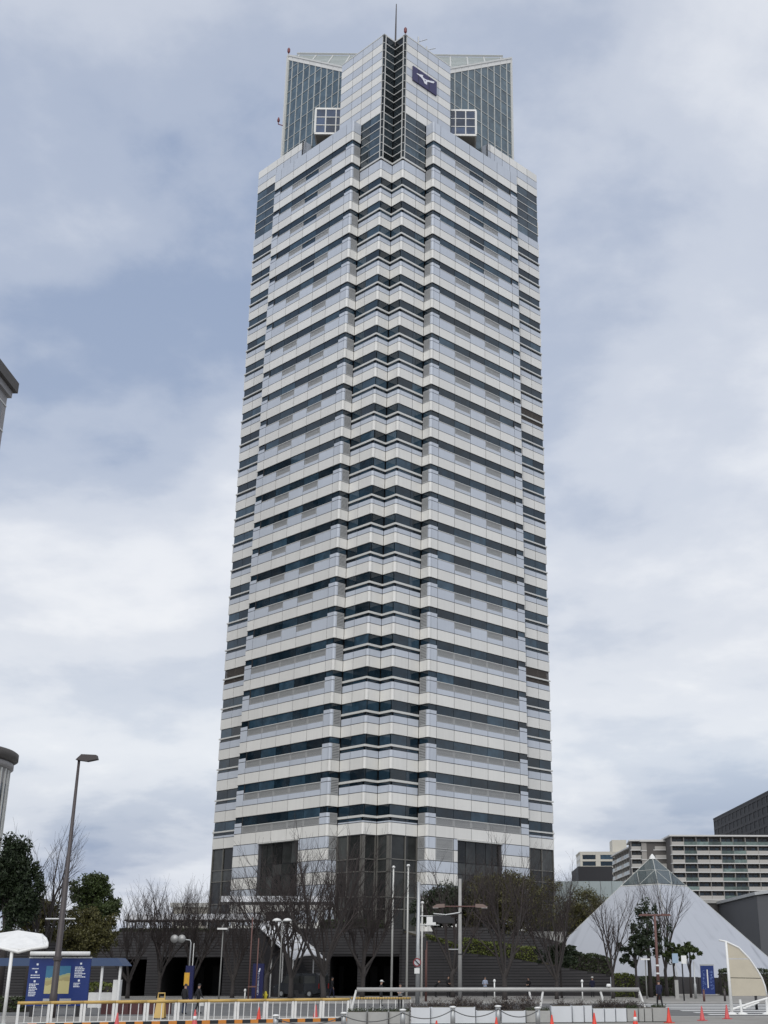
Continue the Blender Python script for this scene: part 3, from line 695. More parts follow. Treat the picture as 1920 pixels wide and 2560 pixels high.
ribbed_wall('terrace_wall', 'upper dark ribbed tile wall between the two strips of hedge', [(gx(1064, 123), 4.2), (gx(1085, 123), 6.1), (gx(1221, 123), 6.1), (gx(1222, 123), 5.55), (gx(1330, 123), 5.4), (gx(1400, 123), 4.8)], 123, 127.9)
tb = MB()
tp = [(p[0], p[1]-.15) for p in prof]
for (xa, za_), (xb, zb_) in zip(tp[:-1], tp[1:]): tb.prism([(xa, 121.5, 0), (xb, 121.5, 0), (xb, 121.5, zb_+.35), (xa, 121.5, za_+.35)], (0, 1.5, 0))
tb.build('terrace_earth', M_EARTH, kind='structure')
# door panels and curtain inside the openings
gar = thing('garage_interior', 'black recess with grey panels inside the podium opening behind the van', 'garage', (0, 126, 0))
MB().box(xL, gx(1003, 118), 1.7, 1.85, 0, 5.4).build('back_wall', M_TILEB, gar)
for px in (330, 420, 455, 490, 530, 845, 930, 965): MB().box(gx(px-9, 126), gx(px+9, 126), 1.5, 1.68, 0, 2.6).build('panel', M_TILE, gar)

# white vaulted walkway roof over the podium, and the canopy of the stair coming down from it
M_CANOPY = mat('white_canopy', (0.72, 0.73, 0.75), .4, noise_s=1.2, noise_a=.07)
wk = thing('walkway_canopy', 'white scalloped walkway roof on white posts above the dark podium wall', 'canopy', (gx(300, 120), 120.5, 5.5))
x0, x1 = 0.0, gx(640, 120)-gx(300, 120); nv = 24
vm = MB(); hw = (x1-x0)/nv/2; arc = [(hw*.97*cos(pi*t/8), .42*sin(pi*t/8)) for t in range(9)]
vm.prism([(x, -1.5, z) for x, z in arc]+[(-hw*.97, -1.5, -.10), (hw*.97, -1.5, -.10)][::1], (0, 3.0, 0))
vme = bpy.data.meshes.new('roof_vault'); vme.from_pydata(vm.v, [], vm.f); vme.materials.append(M_CANOPY); vme.update()
for i in range(nv): link('roof_vault', vme, wk, (x0+hw*(2*i+1), 0, 1.25))
MB().box(x0, x1, -1.55, 1.55, 1.02, 1.14).build('roof_edge', M_BROWNP, wk)
for i in range(9):
    xx = x0+.4+i*(x1-x0-.8)/8; mb = MB(); mb.tube([(xx, -1.2, 0), (xx, -1.2, 1.03)], .09, 8); mb.tube([(xx, 1.2, 0), (xx, 1.2, 1.03)], .09, 8); mb.tube([(xx, -1.2, .98), (xx, 1.2, .98)], .06, 6); mb.build('post_frame', M_WHITE, wk)
sa, sb = at(684, 2316, 117), at(775, 2402, 111)
sc_ = thing('stair_canopy', 'white curved canopy sloping down over the stair behind the dark van', 'canopy', (sb.x, sb.y, .11))
d = sa-sb; sd_v = Vector((1, .35, 0)).normalized(); prs = []
for i in range(7):
    t = -1+2*i/6; prs.append(sd_v*1.45*t+Vector((0, 0, .42*(1-t*t))))
off = Vector((0, 0, sb.z-.11))
cv = MB(); 
for i in range(6):
    cv.prism([off+prs[i], off+prs[i+1], off+prs[i+1]+d, off+prs[i]+d], (0, 0, .10))
cv.build('canopy_shell', M_CANOPY, sc_)
for k in range(1, 6):
    rbm = MB(); rbm.tube([off+p+d*(k/6)+Vector((0, 0, .13)) for p in prs], .05, 5); rbm.build('canopy_rib', M_RAIL, sc_)
for k, t in enumerate((0.03, .3, .6)):
    for sgn in (-1, 1):
        b = off+d*t+sd_v*1.35*sgn; mb = MB(); mb.tube([(b.x, b.y, 0), (b.x, b.y, b.z+.05)], .06, 8); mb.build('post', M_WHITE, sc_)
stp = MB(); nst = 18
for i in range(nst):
    q = d*(i/nst); stp.prism([Vector((q.x, q.y, 0))-sd_v*1.1, Vector((q.x, q.y, 0))+sd_v*1.1, Vector((q.x, q.y, (i+1)*.3))+sd_v*1.1, Vector((q.x, q.y, (i+1)*.3))-sd_v*1.1], Vector((d.x/nst, d.y/nst, 0))*.98)
stp.build('steps', M_TILE, sc_)
# entrance canopy slab at the tower's foot
en = thing('entrance_canopy', 'white flat slab canopy over the dark entrance at the foot of the tower', 'canopy', (gx(690, 140), 138, DECK))
MB().box(-5.8, 5.8, -2, 3.2, 3.15, 3.75).build('slab', M_CANOPY, en)
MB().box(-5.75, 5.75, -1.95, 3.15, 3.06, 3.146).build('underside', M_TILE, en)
for x in (-4.6, -1.5, 1.5, 4.6): MB().box(x-.25, x+.25, -.2, .3, -.02, 3.06).build('column', M_CREAM, en)

# ================================================================== PYRAMID
M_PYR = mat('pyramid_membrane', (0.555, 0.58, 0.625), .5, noise_s=.25, noise_a=.06)
def streaked():
    m = bpy.data.materials.new('stained_panel'); m.use_nodes = True; t = m.node_tree; p = t.nodes['Principled BSDF']; l = t.links.new
    g = N(t, 'ShaderNodeNewGeometry'); tcn = N(t, 'ShaderNodeTexCoord'); mpn = N(t, 'ShaderNodeMapping'); mpn.inputs['Scale'].default_value = (1.0, 0.05, 1.0)
    l(tcn.outputs['UV'], mpn.inputs[0]); n = N(t, 'ShaderNodeTexNoise', i_Scale=9.0, i_Detail=5.0); l(mpn.outputs[0], n.inputs['Vector'])
    r = ramp(t, [(0.36, (0.26, 0.275, 0.305)), (0.50, (0.405, 0.425, 0.465))]); l(n.outputs['Fac'], r.inputs[0])
    n2_ = N(t, 'ShaderNodeTexNoise', i_Scale=.35, i_Detail=4.0); l(g.outputs['Position'], n2_.inputs['Vector'])
    mx = N(t, 'ShaderNodeMix', data_type='RGBA', blend_type='MIX'); r2 = ramp(t, [(.42, 0.0), (.62, .75)]); l(n2_.outputs['Fac'], r2.inputs[0]); l(r2.outputs[0], mx.inputs[0])
    mx.inputs[6].default_value = (0.405, 0.425, 0.465, 1); l(r.outputs[0], mx.inputs[7]); l(mx.outputs[2], p.inputs['Base Color']); p.inputs['Roughness'].default_value = .5
    return m
M_PYR = streaked()
py = thing('pyramid_pavilion', 'smooth pale grey pyramid pavilion with a glazed tip', 'pavilion', (22.63, 150, 0), radians(-1))
Hp, Q = 14.85, 16.75; fz = .765
def pp_(ang, t): return Vector((Q*(1-t)*cos(ang), Q*(1-t)*sin(ang), Hp*t))
ang = [-pi/2, 0, pi/2, pi]
for i in range(4):
    a, b = ang[i], ang[(i+1) % 4]
    me = bpy.data.meshes.new('sloping_face'); V = [pp_(a, 0), pp_(b, 0), pp_(b, fz), pp_(a, fz)]
    nin = (V[0]+V[1])*-.5; nin.z = -2; nin = nin.normalized()*.15
    me.from_pydata([tuple(v) for v in V]+[tuple(v+nin) for v in V], [], [(0, 1, 2, 3), (7, 6, 5, 4), (0, 4, 5, 1), (1, 5, 6, 2), (2, 6, 7, 3), (3, 7, 4, 0)])
    uv = me.uv_layers.new(name='uv'); cs = {0: (0, 0), 1: (1, 0), 2: (.5+.5*(1-fz), 1), 3: (.5-.5*(1-fz), 1)}
    for lp in me.loops: 
        v_ = V[lp.vertex_index % 4]; bd_ = (V[1]-V[0]).normalized(); uv.data[lp.index].uv = (v_.dot(bd_)*.1, v_.z/Hp)
    me.materials.append(M_PYR); me.update(); link('sloping_face', me, py)
M_PGL = mat('pyramid_glass', (0.10, 0.125, 0.13), .04, spec=.8, ior=1.6, alpha=.72)
for i in range(4):
    a, b = ang[i], ang[(i+1) % 4]; V = [pp_(a, fz+.012), pp_(b, fz+.012), pp_(a, .995), pp_(b, .995)]
    mid0, mid1 = V[0].lerp(V[2], .5), V[1].lerp(V[3], .5); half_ = V[0].lerp(V[1], .5)
    for tri in ((V[0], half_, mid0), (half_, mid1, mid0), (half_, V[1], mid1), (mid0, mid1, V[3])):
        cc = sum(tri, Vector())/3; tri = [cc+(p-cc)*.96 for p in tri]; n_ = (tri[1]-tri[0]).cross(tri[2]-tri[0]).normalized()*.04
        mb = MB(); mb.prism(tri, -n_); mb.build('glass_pane', M_PGL, py)
    mb = MB(); mb.tube([pp_(a, 0)*1.001, pp_(a, fz)*1.001, pp_(a, 1.0)], [.035, .035, .05], 6); mb.build('edge_trim', M_FRAME, py)
    mb = MB(); mb.tube([pp_(a, fz+.004), pp_(b, fz+.004)], .08, 6); mb.build('glazing_sill', M_RAIL, py)
    mb = MB(); mb.tube([mid0, mid1], .035, 5); mb.tube([half_, mid0], .035, 5); mb.tube([half_, mid1], .035, 5); mb.build('glazing_bars', M_FRAME, py)
MB().lathe([(.42, -.35), (.3, -.05), (.05, .25)], (0, 0, Hp), 8).build('tip_cap', M_WHITE, py)
MB().prism([pp_(a, 0)*1.04+Vector((0, 0, 0)) for a in ang], (0, 0, .35)).build('plinth', M_CONC, py)
pw = MB(); pw.box(gx(1545, 126), gx(1800, 126), 126, 127, 0, 2.0)
pb_ = thing('retaining_wall', 'low dark stone wall in front of the pyramid behind the blue banner sign', 'wall', (gx(1545, 126), 126, 0)); 
ww = gx(1830, 126)-gx(1545, 126)
for i in range(7): MB().box(ww*i/7+.02, ww*(i+1)/7-.02, 0, .6, .11, 1.75-.03*i).build('stone_block', M_TILE, pb_)
MB().box(-.1, ww+.1, -.05, .65, 0, .11).build('footing', M_CONC, pb_)

# ================================================================== BUILDINGS BEHIND
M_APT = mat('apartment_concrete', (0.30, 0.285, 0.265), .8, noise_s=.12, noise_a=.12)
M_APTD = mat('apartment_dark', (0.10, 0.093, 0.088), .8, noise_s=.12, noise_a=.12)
M_APTW = mat('apartment_white_edge', (0.55, 0.545, 0.53), .7)
M_BALG = glass('balcony_glass', (0.10, 0.135, 0.125), 1.5, .15, .3)
M_BALP = mat('balcony_panel', (0.40, 0.385, 0.36), .7, var=.05)
def apartment(name, label, c, yaw, width, depth, floors, fh, bays, panel_rule, top_z):
    """block of flats: c = corner of the front face on the ground, front along +x turned by yaw"""
    t = thing(name, label, 'apartment building', c, yaw)
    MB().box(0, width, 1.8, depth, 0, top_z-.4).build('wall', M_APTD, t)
    ro_ = MB().box(-.8, width+.8, -.6, depth+.8, top_z-.4, top_z+.1).build('roof', M_APTW, t)
    bw = width/bays
    for f in range(floors):
        z = top_z-.4-fh*(f+1)
        if z < 0: break
        sl = MB().box(-.3, width+.3, -.2, 1.8, z-.22, z+.08).build('balcony', M_APTW, t)
        for b in range(bays):
            pr_ = panel_rule(f, b)
            MB().box(b*bw+.06, (b+1)*bw-.06, -.16, -.06, z+.08, z+1.2).build('balcony_panel' if pr_ else 'balcony_glass', M_BALP if pr_ else M_BALG, sl)
        wn = MB()
        for b in range(bays):
            wn.box(b*bw+bw*.12, b*bw+bw*.46, 1.70, 1.795, z+.3, z+2.3); wn.box(b*bw+bw*.54, b*bw+bw*.88, 1.70, 1.795, z+.3, z+2.3)
        wn.build('windows', M_GLASS, t, kind='stuff')
        dv2 = MB()
        for b in range(bays+1): dv2.box(b*bw-.09, b*bw+.09, -.02, 1.795, z+.08, z+fh-.24)
        dv2.build('party_walls', M_APT, t, kind='stuff')
    return t
p0 = at(1678, 2088, 440)
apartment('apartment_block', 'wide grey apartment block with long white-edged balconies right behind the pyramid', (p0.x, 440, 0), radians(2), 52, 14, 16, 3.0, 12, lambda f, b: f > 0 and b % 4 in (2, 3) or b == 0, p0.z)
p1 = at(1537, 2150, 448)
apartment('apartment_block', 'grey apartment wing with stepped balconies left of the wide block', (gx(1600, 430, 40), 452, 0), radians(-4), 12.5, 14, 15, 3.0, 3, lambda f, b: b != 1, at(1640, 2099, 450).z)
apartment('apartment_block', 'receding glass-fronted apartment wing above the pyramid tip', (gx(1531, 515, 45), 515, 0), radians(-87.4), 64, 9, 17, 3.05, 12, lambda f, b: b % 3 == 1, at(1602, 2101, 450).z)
def grid_block(name, label, c, yaw, width, depth, h, cols, fh, m, mw, setback=.3, roofbox=None):
    t = thing(name, label, 'building', c, yaw)
    MB().box(0, width, setback, depth, 0, h).build('wall', m, t)
    ro_ = MB().box(-.3, width+.3, -.1, depth+.2, h, h+.6).build('roof', m, t)
    if roofbox: MB().box(*roofbox).build('roof_tower', m, ro_)
    n = int(min(h-1, 42)//fh); cw = width/cols
    for f in range(n):
        z = h-fh*(f+1)
        MB().box(0, width, 0, setback, z+fh*.70, z+fh).build('spandrel', m, t)
        if f == n-1: pass
        for cidx in range(cols):
            MB().box(cidx*cw+cw*.14, (cidx+1)*cw-cw*.14, setback-.06, setback-.01, z+.06, z+fh*.68).build('window', mw, t)
    for cidx in range(cols+1): MB().box(max(0, cidx*cw-cw*.12), min(width, cidx*cw+cw*.12), .04, setback, h-fh*n, h).build('pilaster', m, t)
    # side face
    for f in range(n):
        z = h-fh*(f+1)
        for j in range(max(2, int(depth//5))):
            MB().box(-.05, -.01, setback+1+j*5, setback+3.6+j*5, z+.3, z+fh*.66).build('side_window', mw, t)
    return t
M_CREAMB = mat('cream_concrete', (0.52, 0.50, 0.44), .8, noise_s=.1, noise_a=.06)
cz0 = at(1450, 2132, 660)
grid_block('office_block', 'distant cream block with dark ribbon windows and a roof tower', (cz0.x, 660, 0), radians(0), 28, 22, cz0.z, 3, 3.3, M_CREAMB, M_GLASS, roofbox=(17.5, 25, 4, 16, at(1540, 2137, 660).z, at(1560, 2098, 660).z))
M_DARKT = mat('dark_clad', (0.030, 0.030, 0.034), .7, noise_s=.08, noise_a=.12)
grid_block('dark_office_block', 'dark cladded office block rising above the apartments at the right edge', (gx(1785, 620, 66), 620, 0), radians(-88.3), 165, 60, at(1785, 2052, 620).z+.5, 22, 4.0, M_DARKT, M_CORE)
bb = at(1447, 2167, 200)
t = thing('black_glass_box', 'black glossy box building left behind the pyramid', 'building', (gx(1447, 200, 14), 200, 0))
MB().box(0, gx(1533, 200, 14)-gx(1447, 200, 14), 0, 12, 0, at(1490, 2166, 200).z).build('wall', M_DARKT, t)
MB().box(.2, 2.5, -.06, -.01, 2, 14).build('window', M_GLASS, t); MB().box(3, gx(1533, 200, 14)-gx(1447, 200, 14)-.2, -.06, -.01, 2, 14.5).build('window', M_GLASS, t)
t = thing('glass_pavilion', 'pale green translucent glass box behind the trees left of the pyramid', 'building', (gx(1390, 172, 10), 172, 0))
wz = at(1500, 2203, 172).z; wx = gx(1560, 172, 10)-gx(1390, 172, 10)
M_TRG = mat('frosted_green_glass', (0.30, 0.345, 0.345), .3, noise_s=.3, noise_a=.1)
for i in range(6): MB().box(wx*i/6+.03, wx*(i+1)/6-.03, 0, .15, 0, wz).build('glass_panel', M_TRG, t)
MB().box(0, wx, .2, 8, 0, wz-.1).build('wall', M_APT, t)
t = thing('dark_hall', 'dark plain hall with a pale gutter cut by the right edge', 'building', (gx(1897, 165, 8), 165, 0), radians(0))
hz = at(1900, 2238, 165).z
MB().box(0, 26, 0, 30, 0, hz).build('wall', mat('hall_clad', (0.075, 0.078, 0.085), .6, noise_s=.4, noise_a=.15), t)
MB().prism([(-.3, -.3, hz), (26, -.3, hz+3.2), (26, -.3, hz+3.6), (-.3, -.3, hz+.4)], (0, 30.5, 0)).build('roof', M_STEEL, t)
t = thing('ivy_wall', 'dark bare-creeper wall below the apartments right of the pyramid', 'wall', (gx(1740, 190, 8), 190, 0))
wz = at(1800, 2258, 190).z
MB().box(0, gx(1905, 190, 8)-gx(1740, 190, 8), 0, 2, 0, wz).build('wall_body', mat('creeper_wall', (0.050, 0.047, 0.045), .9, noise_s=.6, noise_a=.45), t)
MB().box(-.2, gx(1905, 190, 8)-gx(1740, 190, 8)+.2, -.2, 2.2, wz, wz+.5).build('coping', M_CONC, t)
# pale low building far left behind the trees
t = thing('low_white_building', 'low pale building glimpsed through the bare trees left of the tower foot', 'building', (gx(425, 190, 5), 190, 0))
wx = gx(520, 190, 8)-gx(425, 190, 8); wz = at(450, 2268, 190).z
MB().box(0, wx, 0, 20, 0, wz).build('wall', M_CREAMB, t); MB().box(-.4, wx+.4, -.5, 20.5, wz, wz+.6).build('roof', M_RAIL, t)
for i in range(4): MB().box(wx*(i+.15)/4, wx*(i+.85)/4, -.05, -.01, wz-2.6, wz-1.0).build('window', M_GLASSB, t)
# ---- tall building cut by the left edge
tw_c = at(41, 976, 170)
t = thing('grey_tower_block', 'grey tower block with overhanging cornice cut off by the left edge', 'building', (tw_c.x-1.25, 170, 0))
M_GT = mat('grey_stone_clad', (0.30, 0.29, 0.29), .6, noise_s=.3, noise_a=.06)
zt = tw_c.z
MB().box(-26, 0, -46, 0, 0, zt).build('wall', M_GT, t)
MB().box(-27.5, 1.1, -47.5, 1.1, zt, zt+1.7).build('cornice', M_APTD, t)
MB().box(-27, .5, -47, .5, zt-1.1, zt-.05).build('string_course', M_GT, t)
MB().box(-20, -3, -46, -17, zt+1.7, zt+8.5).build('roof_storey', M_GT, t); MB().box(-20.8, -2.2, -46, -16.3, zt+8.5, zt+9.6).build('roof_cornice', M_APTD, t)
for f in range(14):
    z = zt-3-4.2*f
    for j in range(9):
        y1_ = -1.6-j*5.0
        MB().box(.01, .07, y1_-2.4, y1_, z-3.3, z).build('window', M_GLASS, t)
    MB().box(.0, .10, -46, 0, z+.12, z+.35).build('floor_band', M_RAIL, t)
for j in range(9): MB().box(.0, .22, -4.6-j*5.0, -3.95-j*5.0+.0, zt-64, zt-1.1).build('pilaster', M_GT, t)
# ---- round building below it
rc = at(43, 1885, 150); rr = 9.0
t = thing('round_building', 'round grey building with a thick curved cornice at the left edge', 'building', (rc.x-rr-1.25, 150, 0))
MB().lathe([(rr, 0), (rr, rc.z-1.0)], n=64).build('wall', M_GT, t)
MB().lathe([(rr+.05, rc.z-1.7), (rr+.45, rc.z-1.5), (rr+.45, rc.z-.95), (rr+.15, rc.z-.9)], n=64).build('string_course', M_GT, t, True)
MB().lathe([(rr+.2, rc.z-.9), (rr+.9, rc.z-.45), (rr+.9, rc.z+.25), (rr+.6, rc.z+.45)], n=64).build('cornice', M_APTD, t, True)
for k in range(48):
    an = 2*pi*k/48
    if -2.4 < (an if an < pi else an-2*pi) < 1.2:
        mb = MB(); c = Vector((cos(an), sin(an), 0)); s_ = Vector((-sin(an), cos(an), 0))
        mb.prism([c*(rr-.05)-s_*.12, c*(rr+.16)-s_*.12, c*(rr+.16)+s_*.12, c*(rr-.05)+s_*.12], (0, 0, rc.z-1.75)); mb.build('pilaster', M_RAIL, t)
        mb = MB(); c2 = Vector((cos(an+pi/48), sin(an+pi/48), 0)); s2 = Vector((-c2.y, c2.x, 0))
        mb.prism([c2*(rr-.05)-s2*.36+Vector((0, 0, 6)), c2*(rr+.03)-s2*.36+Vector((0, 0, 6)), c2*(rr+.03)+s2*.36+Vector((0, 0, 6)), c2*(rr-.05)+s2*.36+Vector((0, 0, 6))], (0, 0, rc.z-9.5)); mb.build('window', M_GLASS, t)

# ================================================================== TREES
def place_bare(label, px, y, top_py, trm, twm, seed_h, rz, zbase=.11, wid=1.0, pale=False):
    zt_ = at(px, top_py, y).z; s_ = (zt_-zbase)/seed_h*1.10; wid *= 1.14
    t = thing('bare_tree', label, 'tree', (gx(px, y, zbase), y, zbase), rz, 'bare street trees in front of the tower')
    t.scale = (s_*wid, s_*wid, s_)
    link('trunk', trm, t); link('crown', twm, t)
    return t
def tree_meshes(seed, **kw):
    tr, tw = bare_tree_mesh(seed, **kw); out = []
    for nm, mb, m in (('trunk', tr, M_BARK), ('crown', tw, M_TWIG)):
        me = bpy.data.meshes.new(nm); me.from_pydata(mb.v, [], mb.f); me.materials.append(m); me.polygons.foreach_set('use_smooth', [True]*len(me.polygons)); me.update(); out.append(me)
    h = max(v[2] for v in tw.v); return out[0], out[1], h
TM = [tree_meshes(11, limbs=6, spread=.50), tree_meshes(23, limbs=7, spread=.62), tree_meshes(37, limbs=5, spread=.42), tree_meshes(51, limbs=7, spread=.72, trunk_h=.2), tree_meshes(77, limbs=5, spread=.40, dens=.7, trunk_h=.25)]
bare = [
    ('tall bare tree with pale upright shoots left of the dark street lamp', 92, 96, 2072, 4, .4, .9),
    ('bare reddish-twigged tree above the right end of the blue bus shelter', 318, 108, 2212, 1, 1.1, 1.0),
    ('bare tree in front of the left podium opening beside the twin mirrors', 395, 110, 2214, 3, 2.2, 1.0),
    ('bare tree left of the white lamp with a flat head', 478, 111, 2205, 1, 3.0, .95),
    ('bare tree at the left foot of the tower behind the flat-headed lamp', 580, 110, 2190, 0, 4.1, .95),
    ('bare tree directly behind the blue pillar sign', 664, 108, 2150, 2, 5.3, 1.0),
    ('bare tree between the pillar sign and the parked dark van', 726, 106, 2118, 0, .9, .95),
    ('largest bare tree with a forked trunk at the rear of the dark van', 808, 103, 2078, 1, 2.0, .95),
    ('many-stemmed bare tree in front of the zigzag corner left of the flagpoles', 905, 107, 2170, 3, 3.4, 1.0),
    ('slim bare tree behind the concrete utility pole', 1132, 112, 2125, 2, 4.7, .9),
    ('tall bare tree before the dark evergreen right of the utility pole', 1262, 104, 2095, 0, 5.8, .95),
    ('bare tree against the right corner of the tower', 1392, 106, 2160, 1, .3, .85),
    ('pollarded bare tree standing before the left slope of the pyramid', 1533, 108, 2222, 4, 1.7, .95),
    ('fine-twigged bare tree before the middle of the pyramid', 1668, 116, 2185, 4, 3.9, .85)]
for (lb_, px, y, tp_, mi, rz, wd) in bare: place_bare(lb_, px, y, tp_, TM[mi][0], TM[mi][1], TM[mi][2], rz, wid=wd)
def ev(name, label, px, y, top_py, half_px, rz, n, size, m, seed, zb=.11, **kw):
    zt_ = at(px, top_py, y).z; hp = 1.28*half_px/F_PX*(y*CP); rz *= 1.15
    return evergreen(name, label, (gx(px, y, zb), y, zb), zt_-zb, hp, rz, n, size, m, seed, **kw)
ev('evergreen_tree', 'large dark evergreen cut by the left edge above the white shelter roof', -8, 92, 2085, 56, 3.6, 26000, .125, M_LEAF_D, 3, lobes=8)
ev('camphor_tree', 'camphor tree with bright rounded tufts right of the street lamp', 212, 101, 2168, 50, 2.3, 16000, .11, M_LEAF_M, 5, lobes=7)
ev('evergreen_tree', 'dull evergreen behind the tall bare tree and the white winged shelter', 62, 113, 2222, 60, 2.4, 15000, .12, M_LEAF_O, 18, lobes=6)
ev('evergreen_tree', 'low dark evergreen below the camphor tree behind the map board', 200, 98, 2262, 62, 2.3, 15000, .105, M_LEAF_O, 6, lobes=6)
ev('evergreen_tree', 'dark evergreen on the podium between the flagpoles and the utility pole', 1110, 127, 2205, 62, 2.3, 20000, .12, M_LEAF_D, 8, zb=5.0, lobes=6)
ev('evergreen_tree', 'broad olive evergreen on the podium at the right foot of the tower', 1262, 127, 2172, 100, 3.1, 34000, .12, M_LEAF_O, 9, zb=5.0, lobes=8)
ev('evergreen_tree', 'olive evergreen between the tower and the pyramid', 1470, 163, 2212, 74, 3.9, 26000, .12, M_LEAF_O, 10, zb=.0, lobes=7)
ev('small_evergreen', 'small dark evergreen standing at the foot of the right-hand terrace wall', 1405, 110, 2350, 48, 1.1, 5000, .12, M_LEAF_D, 12, lobes=5)
ev('small_evergreen', 'sparse tall evergreen with leafy clumps behind the rust-red lamp post', 1628, 112, 2235, 42, 3.0, 2600, .14, M_LEAF_D, 13, lobes=6)
ev('small_evergreen', 'low leafy evergreen left of the rust-red lamp post', 1592, 110, 2330, 34, 1.4, 2400, .13, M_LEAF_D, 14, lobes=5)
ev('small_evergreen', 'small round-headed tree with two tufts left of the blue banner sign', 1728, 111, 2350, 30, 1.0, 2600, .12, M_LEAF_M, 15, lobes=3)
ev('small_evergreen', 'small yellow-green tree before the lower middle of the pyramid', 1690, 112, 2355, 26, .8, 2000, .12, M_LEAF_M, 16, lobes=4)

# ================================================================== HEDGES
def gp(px, y, z): return (gx(px, y, z), y, z)
hedge('clipped_hedge', 'dark clipped hedge along the podium edge in front of the zigzag corner', [gp(800, 119, 5.72), gp(960, 119, 5.72)], .85, 1.2, M_HEDGED, 31)
hedge('clipped_hedge', 'narrow clipped hedge on the podium edge under the walkway roof', [gp(300, 119, 5.42), gp(560, 119, 5.42)], .42, .8, M_HEDGED, 32)
hp_ = [(1090, 2357), (1156, 2381), (1300, 2399)]
hedge('sloping_hedge', 'thin hedge sloping beside the upper terrace wall', [(gx(px, 120.4), 120.4, at(px, py, 118).z-.1) for px, py in ((1062, 2347), (1110, 2362), (1150, 2378))], .55, 1.3, M_HEDGE, 33)
hedge('sloping_hedge', 'thick yellow-green hedge on the terrace behind the right-hand bare trees', [(gx(px, 120.4), 120.4, at(px, py, 118).z-.15) for px, py in ((1156, 2381), (1235, 2391), (1345, 2406))], 1.35, 2.0, M_HEDGE, 34, dens=150)
hedge('sloping_hedge', 'dark hedge stepping down toward the pyramid at the end of the terrace', [(gx(px, 120.4), 120.4, at(px, py, 118).z-.15) for px, py in ((1410, 2419), (1470, 2428), (1528, 2437))], 1.6, 2.0, M_HEDGED, 35, dens=150)
hedge('clipped_hedge', 'yellow-green hedge block below the pyramid beside the terrace wall', [gp(1536, 114, .11), gp(1590, 114, .11)], 1.75, 1.6, M_HEDGE, 36, dens=150)
hedge('clipped_hedge', 'low dark hedge under the leafy trees before the pyramid', [gp(1600, 118, .11), gp(1690, 118, .11)], 1.5, 1.2, M_HEDGED, 37)
hedge('clipped_hedge', 'rounded hedge behind the white sail at the right edge', [gp(1803, 124, .11), gp(1990, 124, .11)], 2.1, 1.6, M_HEDGED, 38)
hedge('clipped_hedge', 'small green hedge under the blue bus shelter', [gp(216, 96, 0), gp(280, 96, 0)], 1.35, .9, M_HEDGE, 39)
hedge('clipped_hedge', 'dark hedge behind the barrier at the lower left corner', [gp(-60, 80, 0), gp(70, 80, 0)], .85, .9, M_HEDGED, 40)
def dry_shrubs(name, label, x0, x1, y, zb, h, n, seed):
    """leafless shrubs: a tangle of thin stems with a few dry leaves, as one planting"""
    rnd = random.Random(seed); t = thing(name, label, 'hedge', (x0, y, zb)); st, lf = MB(), MB(); w_ = x1-x0
    for i in range(n):
        b = Vector((rnd.random()*w_, rnd.uniform(-.35, .35), -.03)); hh = h*(.65+.45*noise.noise(Vector((b.x*.9, seed, 0)))+.25*rnd.random())
        p = [b, b+Vector((rnd.uniform(-.15, .15), rnd.uniform(-.1, .1), hh*.5)), b+Vector((rnd.uniform(-.35, .35), rnd.uniform(-.25, .25), hh))]
        st.tube(p, [.014, .010, .005], 3, cap=False)
        for _ in range(4):
            q = p[1].lerp(p[2], rnd.random()); st.tube([q, q+Vector((rnd.uniform(-.3, .3), rnd.uniform(-.2, .2), rnd.uniform(-.05, .3)))], [.007, .004], 3, cap=False)
        for _ in range(9):
            q = p[1].lerp(p[2], rnd.uniform(-.6, 1))+Vector((rnd.gauss(0, .10), rnd.gauss(0, .08), rnd.gauss(0, .06))); q.z = max(q.z, .03); s_ = rnd.uniform(.025, .055)
            nn = Vector((rnd.gauss(0, 1), rnd.gauss(0, 1), rnd.gauss(0, 1))).normalized(); u = nn.orthogonal().normalized(); v = nn.cross(u)
            lf.add([q-u*s_, q+v*s_*.6, q+u*s_, q-v*s_*.6], [(0, 1, 2, 3)])
    st.build('stems', M_TWIG, t, kind='stuff'); lf.build('dry_leaves', M_DRY, t, kind='stuff')
dry_shrubs('dry_hedge', 'brown leafless hedge behind the white planter blocks under the pipe rail', gx(1026, 67.6), gx(1340, 67.6), 67.6, 0, 1.15, 420, 41)
dry_shrubs('dry_hedge', 'tangled brown shrubs at the right end of the pipe rail', gx(1385, 67.2), gx(1602, 67.2), 67.2, 0, 1.0, 330, 42)

# ================================================================== WRITING
def text_mesh(body, size, m, name, parent, loc, rot, extrude=.004, spacing=1.0, line=1.0):
    cu = bpy.data.curves.new(name, 'FONT'); cu.body = body; cu.size = size; cu.extrude = extrude; cu.align_x = 'CENTER'; cu.align_y = 'CENTER'; cu.space_line = line; cu.resolution_u = 2
    o = bpy.data.objects.new(name, cu); COL.objects.link(o)
    dg = bpy.context.evaluated_depsgraph_get(); me = bpy.data.meshes.new_from_object(o.evaluated_get(dg)); bpy.data.objects.remove(o)
    me.materials.clear(); me.materials.append(m)
    return link(name, me, parent, loc, rot)

